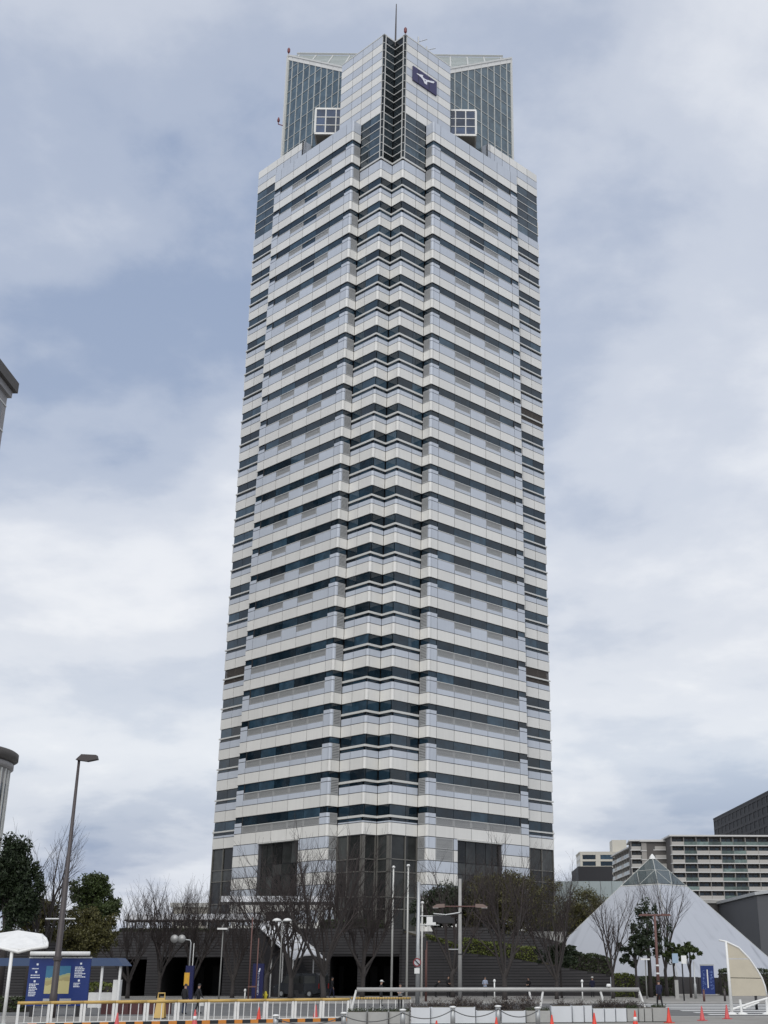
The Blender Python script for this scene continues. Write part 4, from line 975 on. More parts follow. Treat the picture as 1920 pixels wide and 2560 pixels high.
# ================================================================== STREET FURNITURE
M_YEL = mat('yellow_paint', (0.50, 0.335, 0.10), .5, noise_s=2, noise_a=.12)
M_ORANGE = mat('orange_paint', (0.58, 0.22, 0.035), .5, noise_s=4, noise_a=.12)
M_CONE = mat('red_orange_plastic', (0.62, 0.045, 0.022), .45, var=.15, noise_s=6, noise_a=.12)
M_CONEP = mat('faded_pink_plastic', (0.55, 0.085, 0.085), .5, noise_s=6, noise_a=.12)
M_BLUE = mat('sign_blue', (0.006, 0.026, 0.15), .4, noise_s=2, noise_a=.08)
M_NAVY = mat('shelter_blue', (0.045, 0.075, 0.15), .4)
M_REFL = mat('reflective_white', (0.75, 0.75, 0.73), .4)
M_PRINT = mat('white_print', (0.70, 0.74, 0.80), .6)
def pole(mb, x, y, z0, z1, r0, r1, n=10): mb.tube([(x, y, z0), (x, y, z1)], [r0, r1], n)

# --- tall dark street lamp
y = 71.0; lp = at(191, 1898, y)
t = thing('street_lamp', 'tall dark brown street lamp with a box head at the left', 'street lamp', (gx(128, y), y, 0))
mb = MB(); mb.tube([(0, 0, 0), (0, 0, 1.2), (0, 0, 1.25), (0, 0, 7.2), (0, 0, 7.25), (0, 0, lp.z)], [.21, .21, .185, .155, .125, .075], 12); mb.build('pole', M_BROWNP, t, True)
hd = MB(); hw = .58; zz_ = lp.z
hd.prism([(-.15, -.22, zz_-.05), (.15, -.22, zz_+.26), (1.0, -.22, zz_+.22), (1.08, -.22, zz_-.02), (.5, -.22, zz_-.14)], (0, .44, 0)); hd.build('lamp_head', M_BROWNP, t)
mb = MB(); mb.tube([(-.9, 0, 5.05), (.75, 0, 5.05)], .05, 6); mb.build('banner_arm', M_STEEL, t)
mb = MB(); mb.lathe([(.24, 2.9), (.24, 3.1)], n=12); mb.build('collar', M_BROWNP, t)

# --- blue map board
y = 72.5; t = thing('map_board', 'large blue map board with a white tube lamp on top at the lower left', 'sign', (gx(136, y), y, 0), radians(4))
bw_, zb_, zt_ = 3.35, .55, 3.02
bd = MB().box(-bw_/2, bw_/2, 0, .18, zb_, zt_).build('board', M_BLUE, t)
MB().box(-bw_/2-.04, bw_/2+.04, -.02, .2, zt_, zt_+.07).build('top_cap', M_STEEL, t)
mb = MB(); mb.tube([(-bw_/2+.05, -.22, zt_+.24), (bw_/2-.05, -.22, zt_+.24)], .115, 12); mb.build('tube_lamp', M_WHITE, t, True)
for x in (-.9, .9): 
    mb = MB(); mb.tube([(x, .05, zt_), (x, -.2, zt_+.2)], .025, 6); mb.build('lamp_bracket', M_BLACK, t)
for x in (-1.3, -.1, 1.2): MB().box(x-.09, x+.09, .03, .15, 0, zb_).build('leg', M_BLACK, t)
# printed map: sea, coast, built-up land, lowland
def mapmat():
    m = bpy.data.materials.new('printed_map'); m.use_nodes = True; tt = m.node_tree; p = tt.nodes['Principled BSDF']; l = tt.links.new
    tcn = N(tt, 'ShaderNodeTexCoord'); sp_ = N(tt, 'ShaderNodeSeparateXYZ'); l(tcn.outputs['Generated'], sp_.inputs[0])
    nz = N(tt, 'ShaderNodeTexNoise', i_Scale=3.5, i_Detail=4.0); l(tcn.outputs['Generated'], nz.inputs['Vector'])
    ma = N(tt, 'ShaderNodeMath', operation='MULTIPLY_ADD', i_1=.34); l(nz.outputs['Fac'], ma.inputs[0]); l(sp_.outputs[2], ma.inputs[2])
    sl_ = N(tt, 'ShaderNodeMath', operation='MULTIPLY_ADD', i_1=-.20); l(sp_.outputs[0], sl_.inputs[0]); l(ma.outputs[0], sl_.inputs[2])
    r = ramp(tt, [(0.0, (0.50, 0.45, 0.22)), (0.44, (0.50, 0.45, 0.22)), (0.46, (0.36, 0.31, 0.15)), (0.58, (0.40, 0.37, 0.18)), (0.66, (0.30, 0.36, 0.18)), (0.71, (0.52, 0.48, 0.27)), (0.725, (0.05, 0.17, 0.28)), (1.0, (0.04, 0.15, 0.26))], 'CONSTANT')
    l(sl_.outputs[0], r.inputs[0]); l(r.outputs[0], p.inputs['Base Color']); p.inputs['Roughness'].default_value = .3
    return m
MB().box(-.72, .62, -.012, -.002, 1.18, 2.62).build('map', mapmat(), bd)
rnd = random.Random(4); tx_ = MB()
def lines(x0, x1, z1, n, dz, hgt):
    for i in range(n):
        x = x0; z = z1-dz*i; xe = x0+(x1-x0)*rnd.uniform(.55, 1.0)
        while x < xe:
            wv = rnd.uniform(.03, .09); tx_.box(x, min(x+wv, xe), -.008, -.002, z-hgt, z); x += wv+.022
def icon(x, z):
    tx_.prism([(x+.07*cos(k*pi/4)*(1 if k % 2 else .75), -.008, z+.07*sin(k*pi/4)*(1 if k % 2 else .75)) for k in range(8)], (0, .006, 0))
lines(-1.5, -.95, 2.50, 1, .1, .05); icon(-1.22, 2.70); icon(-1.25, 2.30); lines(-1.53, -1.0, 2.16, 2, .12, .05); icon(-1.28, 1.82)
lines(-1.55, -.98, 1.70, 8, .085, .05); lines(.85, 1.45, 2.58, 7, .085, .05); icon(1.15, 2.74); icon(1.12, 1.86); lines(.85, 1.3, 1.74, 3, .085, .05)
tx_.build('printed_text', M_PRINT, bd, kind='stuff')
for x in (-.72, .18): MB().box(x, x+.62, -.02, -.001, .62, .93).build('notice_plate', M_STEEL, bd)

# --- bus shelter behind it
y = 88.0; t = thing('bus_shelter', 'blue-roofed bus shelter with white posts behind the map board', 'bus shelter', (gx(150, y), y, 0))
xl, xr = gx(-60, y)-t.location.x, gx(310, y)-t.location.x
MB().prism([(xl, -1.0, 2.62), (xr, -1.0, 2.62), (xr-.5, -1.0, 3.12), (xl, -1.0, 3.12)], (0, 2.2, 0)).build('roof', M_NAVY, t)
for px in (22, 90, 254, 299):
    x = gx(px, y)-t.location.x; mb = MB(); mb.tube([(x, -.7, 0), (x, -.7, 2.63)], .09, 8); mb.build('post', M_WHITE, t)
MB().box(gx(216, y)-t.location.x, gx(285, y)-t.location.x, .2, .5, 0, .95).build('bench', M_WHITE, t)
MB().box(gx(280, y)-t.location.x, gx(298, y)-t.location.x, -.3, .2, 0, 1.75).build('ticket_machine', M_REFL, t)
# --- maroon low wall behind the barrier
t = thing('low_planter_wall', 'dark maroon low wall behind the yellow barrier', 'wall', (gx(250, 76), 76, 0))
wl = gx(425, 76)-gx(250, 76)
for i in range(5): MB().box(wl*i/5+.02, wl*(i+1)/5-.02, 0, .35, 0, .62).build('panel', mat('maroon_paint', (0.085, 0.032, 0.032), .6, noise_s=2, noise_a=.2), t)
MB().box(-.03, wl+.03, -.04, .39, .62, .70).build('coping', M_CONC, t)

# --- yellow-topped guard fence
fa, fb = Vector((gx(37, 61), 61, 0)), Vector((gx(872, 68.0), 68.0, 0))
fd = (fb-fa); fl_ = fd.length; ft = thing('guard_fence', 'white guard fence with a yellow top rail along the lower left', 'fence', fa, atan2(fd.y, fd.x))
npan = 11; pl2 = fl_/npan
pm = MB(); pm.box(-.055, .055, -.045, .045, 0, .95); bm_ = MB(); bm_.box(-.016, .016, -.02, .02, .16, .92)
pme = bpy.data.meshes.new('post'); pme.from_pydata(pm.v, [], pm.f); pme.materials.append(M_WHITE); bme = bpy.data.meshes.new('baluster'); bme.from_pydata(bm_.v, [], bm_.f); bme.materials.append(M_WHITE)
for i in range(npan+1): link('post', pme, ft, (i*pl2-.07 if i else 0.06, 0, 0)); (i not in (0, npan)) and link('post', pme, ft, (i*pl2+.07, 0, 0))
for i in range(npan):
    for k in (1, 2, 3): link('baluster', bme, ft, ((i+k/4)*pl2, 0, 0))
    mb = MB(); mb.tube([(i*pl2+.004, 0, 1.0), ((i+1)*pl2-.004, 0, 1.0)], .075, 10); mb.build('top_rail', M_YEL, ft, True)
    MB().box(i*pl2+.13, (i+1)*pl2-.13, -.02, .02, .10, .16).build('bottom_rail', M_WHITE, ft)
# --- ribbed yellow rail continuing behind the planters
fa2 = Vector((gx(876, 70), 70, 0)); t = thing('ribbed_rail_fence', 'fence with a ribbed yellow rail behind the grey planters', 'fence', fa2)
w2_ = gx(1026, 70)-fa2.x
mb = MB(); mb.tube([(0, 0, 1.0), (w2_, 0, 1.0)], .06, 10); mb.build('top_rail', M_YEL, t, True)
for i in range(22): 
    mb = MB(); mb.tube([(w2_*(i+.5)/22-.012, 0, 1.0), (w2_*(i+.5)/22+.012, 0, 1.0)], .066, 10); mb.build('rail_band', M_BROWNP, t)
for i in range(9): MB().box(w2_*i/8-.02, w2_*i/8+.02, -.02, .02, 0, .95).build('post', M_WHITE, t)
# --- black and orange striped kerb in front of the fence
n_ = Vector((fd.y, -fd.x, 0)).normalized(); ks = thing('striped_kerb', 'black and orange striped kerb at the foot of the guard fence', 'kerb', fa+n_*1.1, atan2(fd.y, fd.x))
nb = int(fl_/.40)
for i in range(nb): MB().box(i*.40+.006, (i+1)*.40-.006, -.12, .12, 0, .16).build('kerb_block', M_ORANGE if i % 2 else M_BLACK, ks)

# --- traffic cones
def cone(label, px, top_py, m, label_plate=False):
    y_ = 3477*1.92/(top_py-2416); t = thing('traffic_cone', label, 'traffic cone', (gx(px, y_, .3), y_, 0), random.Random(px).uniform(0, 1), 'traffic cones along the plaza edge')
    mb = MB(); mb.box(-.19, .19, -.19, .19, 0, .035); mb.build('base', m, t)
    mb = MB(); mb.lathe([(.145, .035), (.13, .06), (.028, .68), (.022, .70)], n=16); mb.build('cone_body', m, t, True)
    if label_plate:
        mb = MB(); mb.lathe([(.104, .24), (.075, .42)], n=16); o = mb.build('reflective_sleeve', M_REFL, t, True)
    return t
for lb_, px, py_, m, pl_ in (
    ('leftmost orange-red cone in front of the striped kerb', 292, 2532, M_CONEP, False),
    ('faded pink-orange cone between the two people behind the fence', 487, 2524, M_CONEP, True),
    ('bright red cone right of the blue pillar sign', 647, 2518, M_CONE, False),
    ('dark pink cone near the right end of the guard fence', 789, 2512, M_CONEP, False),
    ('cone of which only the tip shows before the white planter blocks', 1091, 2551, M_CONE, False),
    ('red cone beside a stainless bollard before the planters', 1241, 2543, M_CONE, False),
    ('red cone before the tallest white planter block', 1380, 2537, M_CONE, False),
    ('dark red cone at the step down between two white planter heights', 1486, 2532, M_CONE, False),
    ('orange cone with a white sleeve before the last grey planter', 1588, 2526, M_CONE, True),
    ('bright orange cone at the right end of the planter row', 1672, 2519, M_CONE, False),
    ('dull red cone in front of the zebra crossing', 1755, 2515, M_CONEP, False),
    ('rightmost dull red cone left of the white sail frame', 1817, 2512, M_CONEP, False)): cone(lb_, px, py_, m, pl_)

# --- planter blocks
M_PLW = mat('white_planter', (0.60, 0.62, 0.64), .6, noise_s=1.5, noise_a=.10, streak=.08)
M_PLG = mat('grey_concrete_planter', (0.36, 0.36, 0.345), .85, noise_s=1.5, noise_a=.16, bump=.2)
plan_ = [(865, 916, .56, 'G'), (916, 970, .56, 'G'), (970, 1023, .56, 'G'), (1026, 1076, .74, 'W'), (1076, 1129, .74, 'W'), (1136, 1189, .74, 'W'), (1189, 1240, .58, 'W'), (1254, 1315, .56, 'W'), (1315, 1377, .56, 'G'), (1378, 1431, .76, 'W'), (1431, 1461, .77, 'W'), (1461, 1482, .78, 'W'), (1483, 1512, .64, 'W'), (1512, 1540, .64, 'W'), (1540, 1568, .64, 'W'), (1568, 1597, .63, 'G'), (1597, 1612, .63, 'G'), (1612, 1632, .64, 'G'), (1632, 1670, .66, 'G')]
plabels = ['leftmost grey planter at the end of the guard fence', 'second grey planter from the guard fence', 'third grey planter, beside the first white block', 'first white block right of the grey planters', 'second white block behind the half-hidden cone tip', 'third tall white block left of a bollard', 'lower white block left of the wide bollard', 'wide low white block with a chain across it', 'grey block between two white blocks behind a strut', 'broadest tall white block with a red cone before it', 'narrow tall white block right of the broadest one', 'narrowest tall white block before the step down', 'first of the three equal small white blocks', 'middle of the three equal small white blocks', 'last of the three equal small white blocks', 'grey block behind the sleeved orange cone', 'narrow grey block right of the sleeved cone', 'grey block left of the last planter', 'last grey planter below the man in navy']
for i, (pa, pb, h_, kd) in enumerate(plan_):
    y_ = 62.6+3.4*(pa-865)/(1670-865); xa, xb = gx(pa, y_), gx(pb, y_)
    t = thing('planter_block', plabels[i], 'planter', ((xa+xb)/2, y_+.4, 0), 0, 'planter blocks along the plaza edge'); wv = (xb-xa)/2-.012; m = M_PLW if kd == 'W' else M_PLG
    mb = MB(); nseg = 6; rc_ = .16 if i < 3 else .04
    poly = [(-wv, .4), (-wv, -.4+rc_)]+[(-wv+rc_-rc_*cos(a), -.4+rc_-rc_*sin(a)) for a in (pi/6, pi/3)]+[(-wv+rc_, -.4), (wv-rc_, -.4)]+[(wv-rc_+rc_*sin(a), -.4+rc_-rc_*cos(a)) for a in (pi/6, pi/3)]+[(wv, -.4+rc_), (wv, .4)]
    mb.prism([(x, yy, .03) for x, yy in poly], (0, 0, h_-.03)); mb.build('trough', m, t)
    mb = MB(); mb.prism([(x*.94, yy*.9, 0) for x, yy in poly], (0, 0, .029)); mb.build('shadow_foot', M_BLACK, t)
    mb = MB(); mb.prism([(x*.86, yy*.82, h_+.002) for x, yy in poly], (0, 0, .02)); mb.build('soil', M_EARTH, t)
    if i < 3 or i in (8, 15, 18):
        rnd = random.Random(i); lf = MB()
        for _ in range(420):
            c = Vector((rnd.uniform(-wv, wv)*.95, rnd.uniform(-.38, .38), h_+abs(rnd.gauss(0, .08)))); s_ = rnd.uniform(.02, .05); nn = Vector((rnd.gauss(0, 1), rnd.gauss(0, 1), rnd.gauss(0, 1))).normalized(); u = nn.orthogonal().normalized(); v = nn.cross(u)
            lf.add([c-u*s_, c+v*s_*.4, c+u*s_, c-v*s_*.4], [(0, 1, 2, 3)])
        lf.build('ground_cover', M_HEDGED, t, kind='stuff')
# --- stainless bollards and chains
bl = [('bollard with a white flat cap before the guard fence', 690, 2538, 59), ('bollard at the left corner of the first grey planter', 860, 2532, 60), ('bollard with a wide white cap before the third grey planter', 1007, 2524, 60.5), ('slim dark bollard before the second white block', 1132, 2517, 61), ('wide bollard between the low white blocks', 1245, 2515, 61.5), ('bollard before the grey block under the leaning strut', 1344, 2519, 62.5)]
bpos = []
for lb_, px, py_, y_ in bl:
    p = at(px, py_, y_); bpos.append(p); t = thing('bollard', lb_, 'bollard', (p.x, y_, 0), 0, 'stainless bollards with chains')
    mb = MB(); mb.tube([(0, 0, 0), (0, 0, p.z-.05)], .115, 14); mb.build('post', M_STEEL, t, True)
    mb = MB(); mb.lathe([(.13, p.z-.05), (.16, p.z-.03), (.15, p.z+.01), (.06, p.z+.035)], n=14); mb.build('cap', M_WHITE, t, True)
M_CHAIN = mat('chain_steel', (0.13, 0.13, 0.13), .5, metal=.6)
for i, (a, b) in enumerate(zip(bpos[:-1], bpos[1:])):
    lab = ['chain hanging between the bollards before the guard fence', 'chain sagging before the grey planters', 'chain sagging before the first white blocks', 'chain sagging before the tall white blocks', 'chain hanging across the wide low white block'][i]
    A = Vector((a.x, a.y-.12, a.z-.12)); B = Vector((b.x, b.y-.12, b.z-.12)); o = thing('chain', lab, 'chain', A)
    pts = []
    for k in range(17):
        tt = k/16; p = A.lerp(B, tt)-A; p.z -= .32*(1-(2*tt-1)**2); pts.append(p)
    mb = MB(); mb.tube(pts, .022, 5); mb.build('links', M_CHAIN, o, True)
# --- long pale pipe rail on leaning struts
y = 68.6; ra, rb_ = at(892, 2476, y), at(1598, 2472, y); ra.z = rb_.z = (ra.z+rb_.z)/2
t = thing('pipe_rail', 'long pale horizontal pipe rail on leaning white struts across the lower centre', 'railing', (ra.x, y, 0))
mb = MB(); mb.tube([(0, 0, ra.z), (rb_.x-ra.x, 0, ra.z)], .105, 14); mb.build('pipe', mat('weathered_white', (0.40, 0.395, 0.38), .6, noise_s=2.5, noise_a=.16), t, True)
for px, dx in ((872, .35), (1346, .28), (1338, -.30), (1520, -.35), (1622, -.45)):
    x = gx(px, y)-ra.x; mb = MB(); mb.tube([(x, 0, 0), (x+dx, 0, ra.z-.02)], [.07, .055], 8); mb.build('strut', M_WHITE, t)
mb = MB(); mb.lathe([(.10, ra.z+.10), (.13, ra.z+.18), (.09, ra.z+.28)], (gx(1525, y)-ra.x, 0, 0), 10); mb.build('pivot_knob', M_WHITE, t, True)

# --- white sail sculpture at the right
y = 76.0
def q5(x, yv): return at(1550+.223*x, 2200+.223*yv, y)
org = q5(1255, 1495); org.z = 0
t = thing('sail_sculpture', 'white mast with a beige three-panel sail at the right edge', 'sculpture', org)
def ql(x, yv): p = q5(x, yv)-org; p.y = 0; return p
M_SAIL = mat('sail_cloth', (0.50, 0.455, 0.36), .7, noise_s=1.5, noise_a=.12, bump=.2, bump_s=3)
mb = MB(); mb.tube([(0, 0, 0), ql(1188, 690)], [.10, .065], 10); mb.build('mast', M_WHITE, t, True)
arc = [(1110, 675), (1190, 690), (1330, 757), (1450, 880), (1540, 1010), (1592, 1100), (1625, 1190), (1650, 1300)]
mb = MB(); mb.tube([ql(*p) for p in arc], .05, 8); mb.build('curved_boom', M_WHITE, t, True)
pans = [[(1195, 700), (1330, 765), (1447, 880), (1215, 880)], [(1216, 888), (1452, 888), (1540, 1015), (1586, 1098), (1232, 1092)], [(1233, 1100), (1590, 1106), (1622, 1190), (1643, 1298), (1245, 1300)]]
for pn in pans:
    mb = MB(); mb.prism([ql(*p) for p in pn], (0, .03, 0)); mb.build('sail_panel', M_SAIL, t)
for a, b, r in (((1255, 1450), (1500, 1370), .06), ((1500, 1370), (1659, 1325), .06), ((1345, 1340), (1365, 1490), .07), ((1640, 1330), (1655, 1490), .08), ((1380, 1440), (1560, 1370), .05)):
    p, q = ql(*a), ql(*b)
    if b[1] == 1490: q.z = 0
    mb = MB(); mb.tube([p, q], r, 8); mb.build('frame_tube', M_WHITE, t)
for x in (1255, 1375, 1650): mb = MB(); c = ql(x, 1490); c.z = 0; mb.lathe([(.28, 0), (.28, .05), (.1, .12)], c, 10); mb.build('foot', M_WHITE, t)
# --- white winged shelter roof at the left edge
y = 62.0; o8 = lambda x, yv, dy=0: at(.1989*x, 2200+.1989*yv, y+dy)
org = at(.1989*120, 2560, y); pol = o8(232, 905); org = Vector((pol.x, y, 0))
t = thing('winged_shelter', 'white winged canopy on a slim white pole cut by the left edge', 'shelter', org)
def o8l(x, yv, dy=0): return o8(x, yv, dy)-org
topE = [(-110, 745), (-60, 690), (230, 648), (520, 692), (575, 745)]; botE = [(-125, 838), (-80, 850), (232, 880), (540, 842), (588, 832)]
mb = MB()
for i in range(4):
    mb.prism([o8l(*botE[i], -.9), o8l(*botE[i+1], -.9 if i != 1 else -.9), o8l(*topE[i+1], 1.0), o8l(*topE[i], 1.0)], (0, 0, .06))
mb.build('canopy_sheet', M_WHITE, t)
mb = MB(); mb.tube([o8l(*p, -.95) for p in ((-125, 840), (0, 850), (232, 905), (400, 862), (588, 838))], .075, 8); mb.build('front_rim', M_WHITE, t, True)
mb = MB(); mb.tube([o8l(588, 838, -.95), o8l(592, 790, -.2), o8l(575, 742, .6), o8l(520, 690, 1.0)], .07, 8); mb.build('side_rim', M_WHITE, t, True)
mb = MB(); mb.tube([(0, -.9, 0), (0, -.9, o8l(232, 905).z)], [.085, .075], 10); mb.build('pole', M_WHITE, t, True)
mb = MB(); mb.lathe([(.3, 0), (.3, .04), (.1, .1)], (0, -.9, 0), 12); mb.build('foot', M_WHITE, t)

# --- blue pillar signs
y = 100; t = thing('pillar_sign', 'tall dark blue pillar sign with a white badge and vertical white lettering', 'sign', (gx(641, y), y, .0))
h1 = at(641, 2409, y).z; w_ = 27/F_PX*y*CP
MB().box(-w_/2, w_/2, 0, .5, .1, h1).build('pillar', mat('deep_blue', (0.003, 0.006, 0.062), .4), t)
MB().box(-w_/2-.05, w_/2+.05, -.05, .55, 0, .1).build('base', M_CONC, t)
text_mesh('ク\nイ\nン\nテ\nッ\nサ\nホ\nテ\nル\n大\n阪\nベ\nイ', .155, M_PRINT, 'lettering', t, (.06, -.008, h1*.47), (pi/2, 0, 0), .003, line=.80)
mb = MB(); mb.prism([(.02, -.006, h1-.60), (.11, -.006, h1-.62), (.19, -.006, h1-.36), (.10, -.006, h1-.32)], (0, .005, 0)); mb.build('badge', M_PRINT, t)
y = 98.4; t = thing('banner_pillar', 'dark blue pillar with an orange-yellow poster behind the two people at the left', 'sign', (gx(468, y), y, .0)); h1 = at(468, 2414, y).z; w_ = 20/F_PX*y*CP
MB().box(-w_/2, w_/2, 0, .4, 0, h1).build('pillar', mat('deep_blue', (0, 0, 0)), t)
MB().box(-w_/2-.06, .03, -.03, -.005, 1.25, h1-.5).build('poster', mat('poster_orange', (0.60, 0.33, 0.03), .5, noise_s=5, noise_a=.3), t)
mb = MB(); mb.tube([(.15, .2, h1), (.15, .2, h1+1.6)], .03, 6); mb.build('staff', M_WHITE, t)
y = 122; t = thing('banner_sign', 'upright blue banner sign with a white central stripe in front of the pyramid', 'sign', (gx(1772, y), y, .11)); h1 = at(1772, 2414, y).z-.11; w_ = 33/F_PX*y*CP
MB().box(-w_/2, w_/2, 0, .12, .05, h1).build('board', M_BLUE, t); MB().box(-w_/2-.03, w_/2+.03, -.01, .13, h1, h1+.12).build('top_cap', M_STEEL, t)
MB().box(-w_/2-.2, w_/2+.2, -.4, .5, 0, .05).build('base', M_CONC, t)
MB().box(-.05, .05, -.03, -.003, .6, h1-.35).build('white_stripe', M_REFL, t)
rnd = random.Random(9); tx2 = MB()
for sx in (-1, 1):
    z = h1-.4
    for k in range(6):
        for _ in range(4):
            if rnd.random() < .5: xx = sx*w_*.29+rnd.uniform(-.13, .08); zz2 = z-rnd.uniform(.02, .22); tx2.box(xx, xx+.14, -.012, -.002, zz2, zz2+.03)
            else: xx = sx*w_*.29+rnd.uniform(-.12, .1); tx2.box(xx, xx+.03, -.011, -.002, z-.24, z-.24+rnd.uniform(.12, .22))
        z -= .29
tx2.build('printed_text', mat('pale_blue_print', (0.16, 0.24, 0.5), .5), t, kind='stuff')

# --- yellow standing board behind the fence
y = 70; t = thing('standing_board', 'yellow standing board with a handle behind the guard fence', 'sign', (gx(399, y), y, 0)); h1 = at(399, 2482, y).z
b_ = MB(); b_.prism([(-.27, -.25, .04), (.27, -.25, .04), (.20, 0, h1-.25), (-.20, 0, h1-.25)], (0, .05, 0)); b_.build('front_panel', M_YEL, t)
b_ = MB(); b_.prism([(-.27, .25, .04), (.27, .25, .04), (.20, .06, h1-.25), (-.20, .06, h1-.25)], (0, .05, 0)); b_.build('rear_panel', M_YEL, t)
mb = MB(); mb.tube([(-.18, .03, h1-.28), (-.17, .03, h1-.02), (.17, .03, h1-.02), (.18, .03, h1-.28)], .04, 8); mb.build('handle', M_YEL, t)
for x in (-.24, .24):
    for yy in (-.23, .27): MB().box(x-.05, x+.05, yy-.04, yy+.04, 0, .05).build('foot', M_BLACK, t)

# --- slim lamps, poles, mirrors
def slim_lamp(label, px, base_y, top_py, kind):
    p = at(px, top_py, base_y); t = thing('post_lamp', label, 'street lamp', (p.x, base_y, .0))
    z0_ = .11 if base_y > 98.3 else 0; t.location.z = z0_; h_ = p.z-z0_
    mb = MB(); mb.tube([(0, 0, 0), (0, 0, h_*.3), (0, 0, h_)], [.065, .05, .04], 8); mb.build('pole', mat('dull_grey_pole', (0.20, 0.20, 0.19), .6), t, True)
    if kind == 'flat': MB().box(-.42, .35, -.25, .25, h_, h_+.12).build('lamp_head', M_REFL, t)
    elif kind == 'domes':
        for sx in (-.42, .38):
            mb = MB(); mb.lathe([(.02, h_+.02), (.36, h_+.04), (.34, h_+.12), (.20, h_+.22), (.04, h_+.26)], (sx, 0, 0), 14); mb.build('lamp_dome', M_REFL, t, True)
        mb = MB(); mb.tube([(-.45, 0, h_), (.42, 0, h_)], .035, 6); mb.build('arm', M_STEEL, t)
    return t
slim_lamp('slim lamp with a flat white head before the stair canopy at the left', 558, 100, 2324, 'flat')
slim_lamp('slim lamp with two white domes left of the parked van', 706, 100, 2304, 'domes')
slim_lamp('thin white lamp with a short flat head before the pyramid hedge', 1613, 108, 2400, 'flat')
y = 100; pm_ = at(478, 2350, y); t = thing('mirror_post', 'pole with two round convex mirrors before the left podium opening', 'traffic mirror', (pm_.x, y, .11))
mb = MB(); mb.tube([(0, 0, 0), (0, 0, pm_.z-.3), (-.08, 0, pm_.z-.12), (-.4, 0, pm_.z-.08), (-1.6, 0, pm_.z-.05)], [.06, .05, .045, .04, .03], 8); mb.build('pole', M_STEEL, t, True)
for px in (437, 455):
    c = at(px, 2347, y)-Vector((pm_.x, y, .11)); mb = MB(); mb.tube([c+Vector((0, -.14, 0)), c+Vector((0, -.08, 0))], .30, 20); mb.build('mirror', mat('mirror_back', (0.34, 0.34, 0.33), .4, metal=.3), t, True)
def flag(label, px, top_py, y_):
    p = at(px, top_py, y_); t = thing('flagpole', label, 'flagpole', (p.x, y_, .11), 0, 'white flagpoles before the podium')
    mb = MB(); mb.tube([(0, 0, 0), (0, 0, p.z-.3)], [.10, .065], 10); mb.build('pole', M_RAIL, t, True)
    mb = MB(); mb.lathe([(.04, p.z-.3), (.15, p.z-.24), (.15, p.z-.12), (.05, p.z-.05)], n=12); mb.build('finial', M_REFL, t, True)
flag('left flagpole of the tall pair before the zigzag corner', 984, 2166, 112); flag('right flagpole of the tall pair before the zigzag corner', 1021, 2162, 112); flag('shortest flagpole beside the thick grey pole', 1056, 2255, 111)
# thick grey pole with the round no-parking sign and lights
y = 97; p = at(1047, 2205, y); t = thing('signal_pole', 'thick grey pole with a round red-rimmed no-parking sign and a white plate', 'traffic signal', (p.x, y, 0))
mb = MB(); mb.tube([(0, 0, 0), (0, 0, 3.2), (0, 0, p.z)], [.16, .15, .12], 12); mb.build('pole', M_STEEL, t, True)
sz = at(1046, 2406, y).z; mb = MB(); mb.tube([(-.05, -.22, sz), (-.05, -.18, sz)], .30, 24); so = mb.build('round_sign', mat('sign_red', (0.22, 0.02, 0.025), .4), t)
mb = MB(); mb.tube([(-.05, -.235, sz), (-.05, -.222, sz)], .22, 24); mb.build('sign_face', mat('sign_face_grey', (0.45, 0.45, 0.47), .4), so)
mb = MB(); mb.prism([(-.05-.19, -.24, sz+.13), (-.05-.13, -.24, sz+.19), (-.05+.19, -.24, sz-.13), (-.05+.13, -.24, sz-.19)], (0, -.008, 0)); mb.build('diagonal_bar', M_BLACK, so)
MB().box(-.24, .14, -.2, -.17, sz-.78, sz-.40).build('plate', M_REFL, t)
az = at(1047, 2290, y).z; mb = MB(); mb.tube([(0, 0, az), (1.9, 0, az-.02)], .045, 6); mb.tube([(0, 0, az-.65), (1.6, 0, az-.66)], .035, 6); mb.build('arm', M_STEEL, t)
MB().box(.62, 1.32, -.02, .16, az-.62, az-.06).build('sign_back', M_REFL, t)
mb = MB(); mb.box(1.5, 2.7, -.15, .15, az-.52, az-.12); mb.build('signal_housing', M_BLACK, t)
MB().box(.35, .62, -.15, .12, sz+.9, sz+1.75).build('signal_housing', M_BLACK, t)
y = 98.6; p = at(1066, 2355, y); t = thing('rust_pole', 'rust-red post right of the no-parking sign', 'pole', (p.x, y, .11)); mb = MB(); mb.tube([(0, 0, 0), (0, 0, p.z-.11)], [.095, .08], 10); mb.build('post', M_RUST, t, True); mb = MB(); mb.lathe([(.10, p.z-.11), (.03, p.z-.03)], n=10); mb.build('cap', M_RUST, t)
y = 98.8; p = at(635, 2294, y); t = thing('rust_pole', 'pair of thin rust-red posts above the blue pillar sign', 'pole', (p.x, y, .11)); mb = MB(); mb.tube([(-.1, 0, 0), (-.1, 0, p.z-.11)], [.06, .045], 8); mb.build('post', M_RUST, t, True); mb = MB(); mb.tube([(.45, 0, 0), (.45, 0, p.z-1.6)], [.05, .045], 8); mb.build('post', M_RUST, t, True); MB().box(-.16, .51, -.06, .06, 1.0, 1.1).build('crossbar', M_RUST, t)
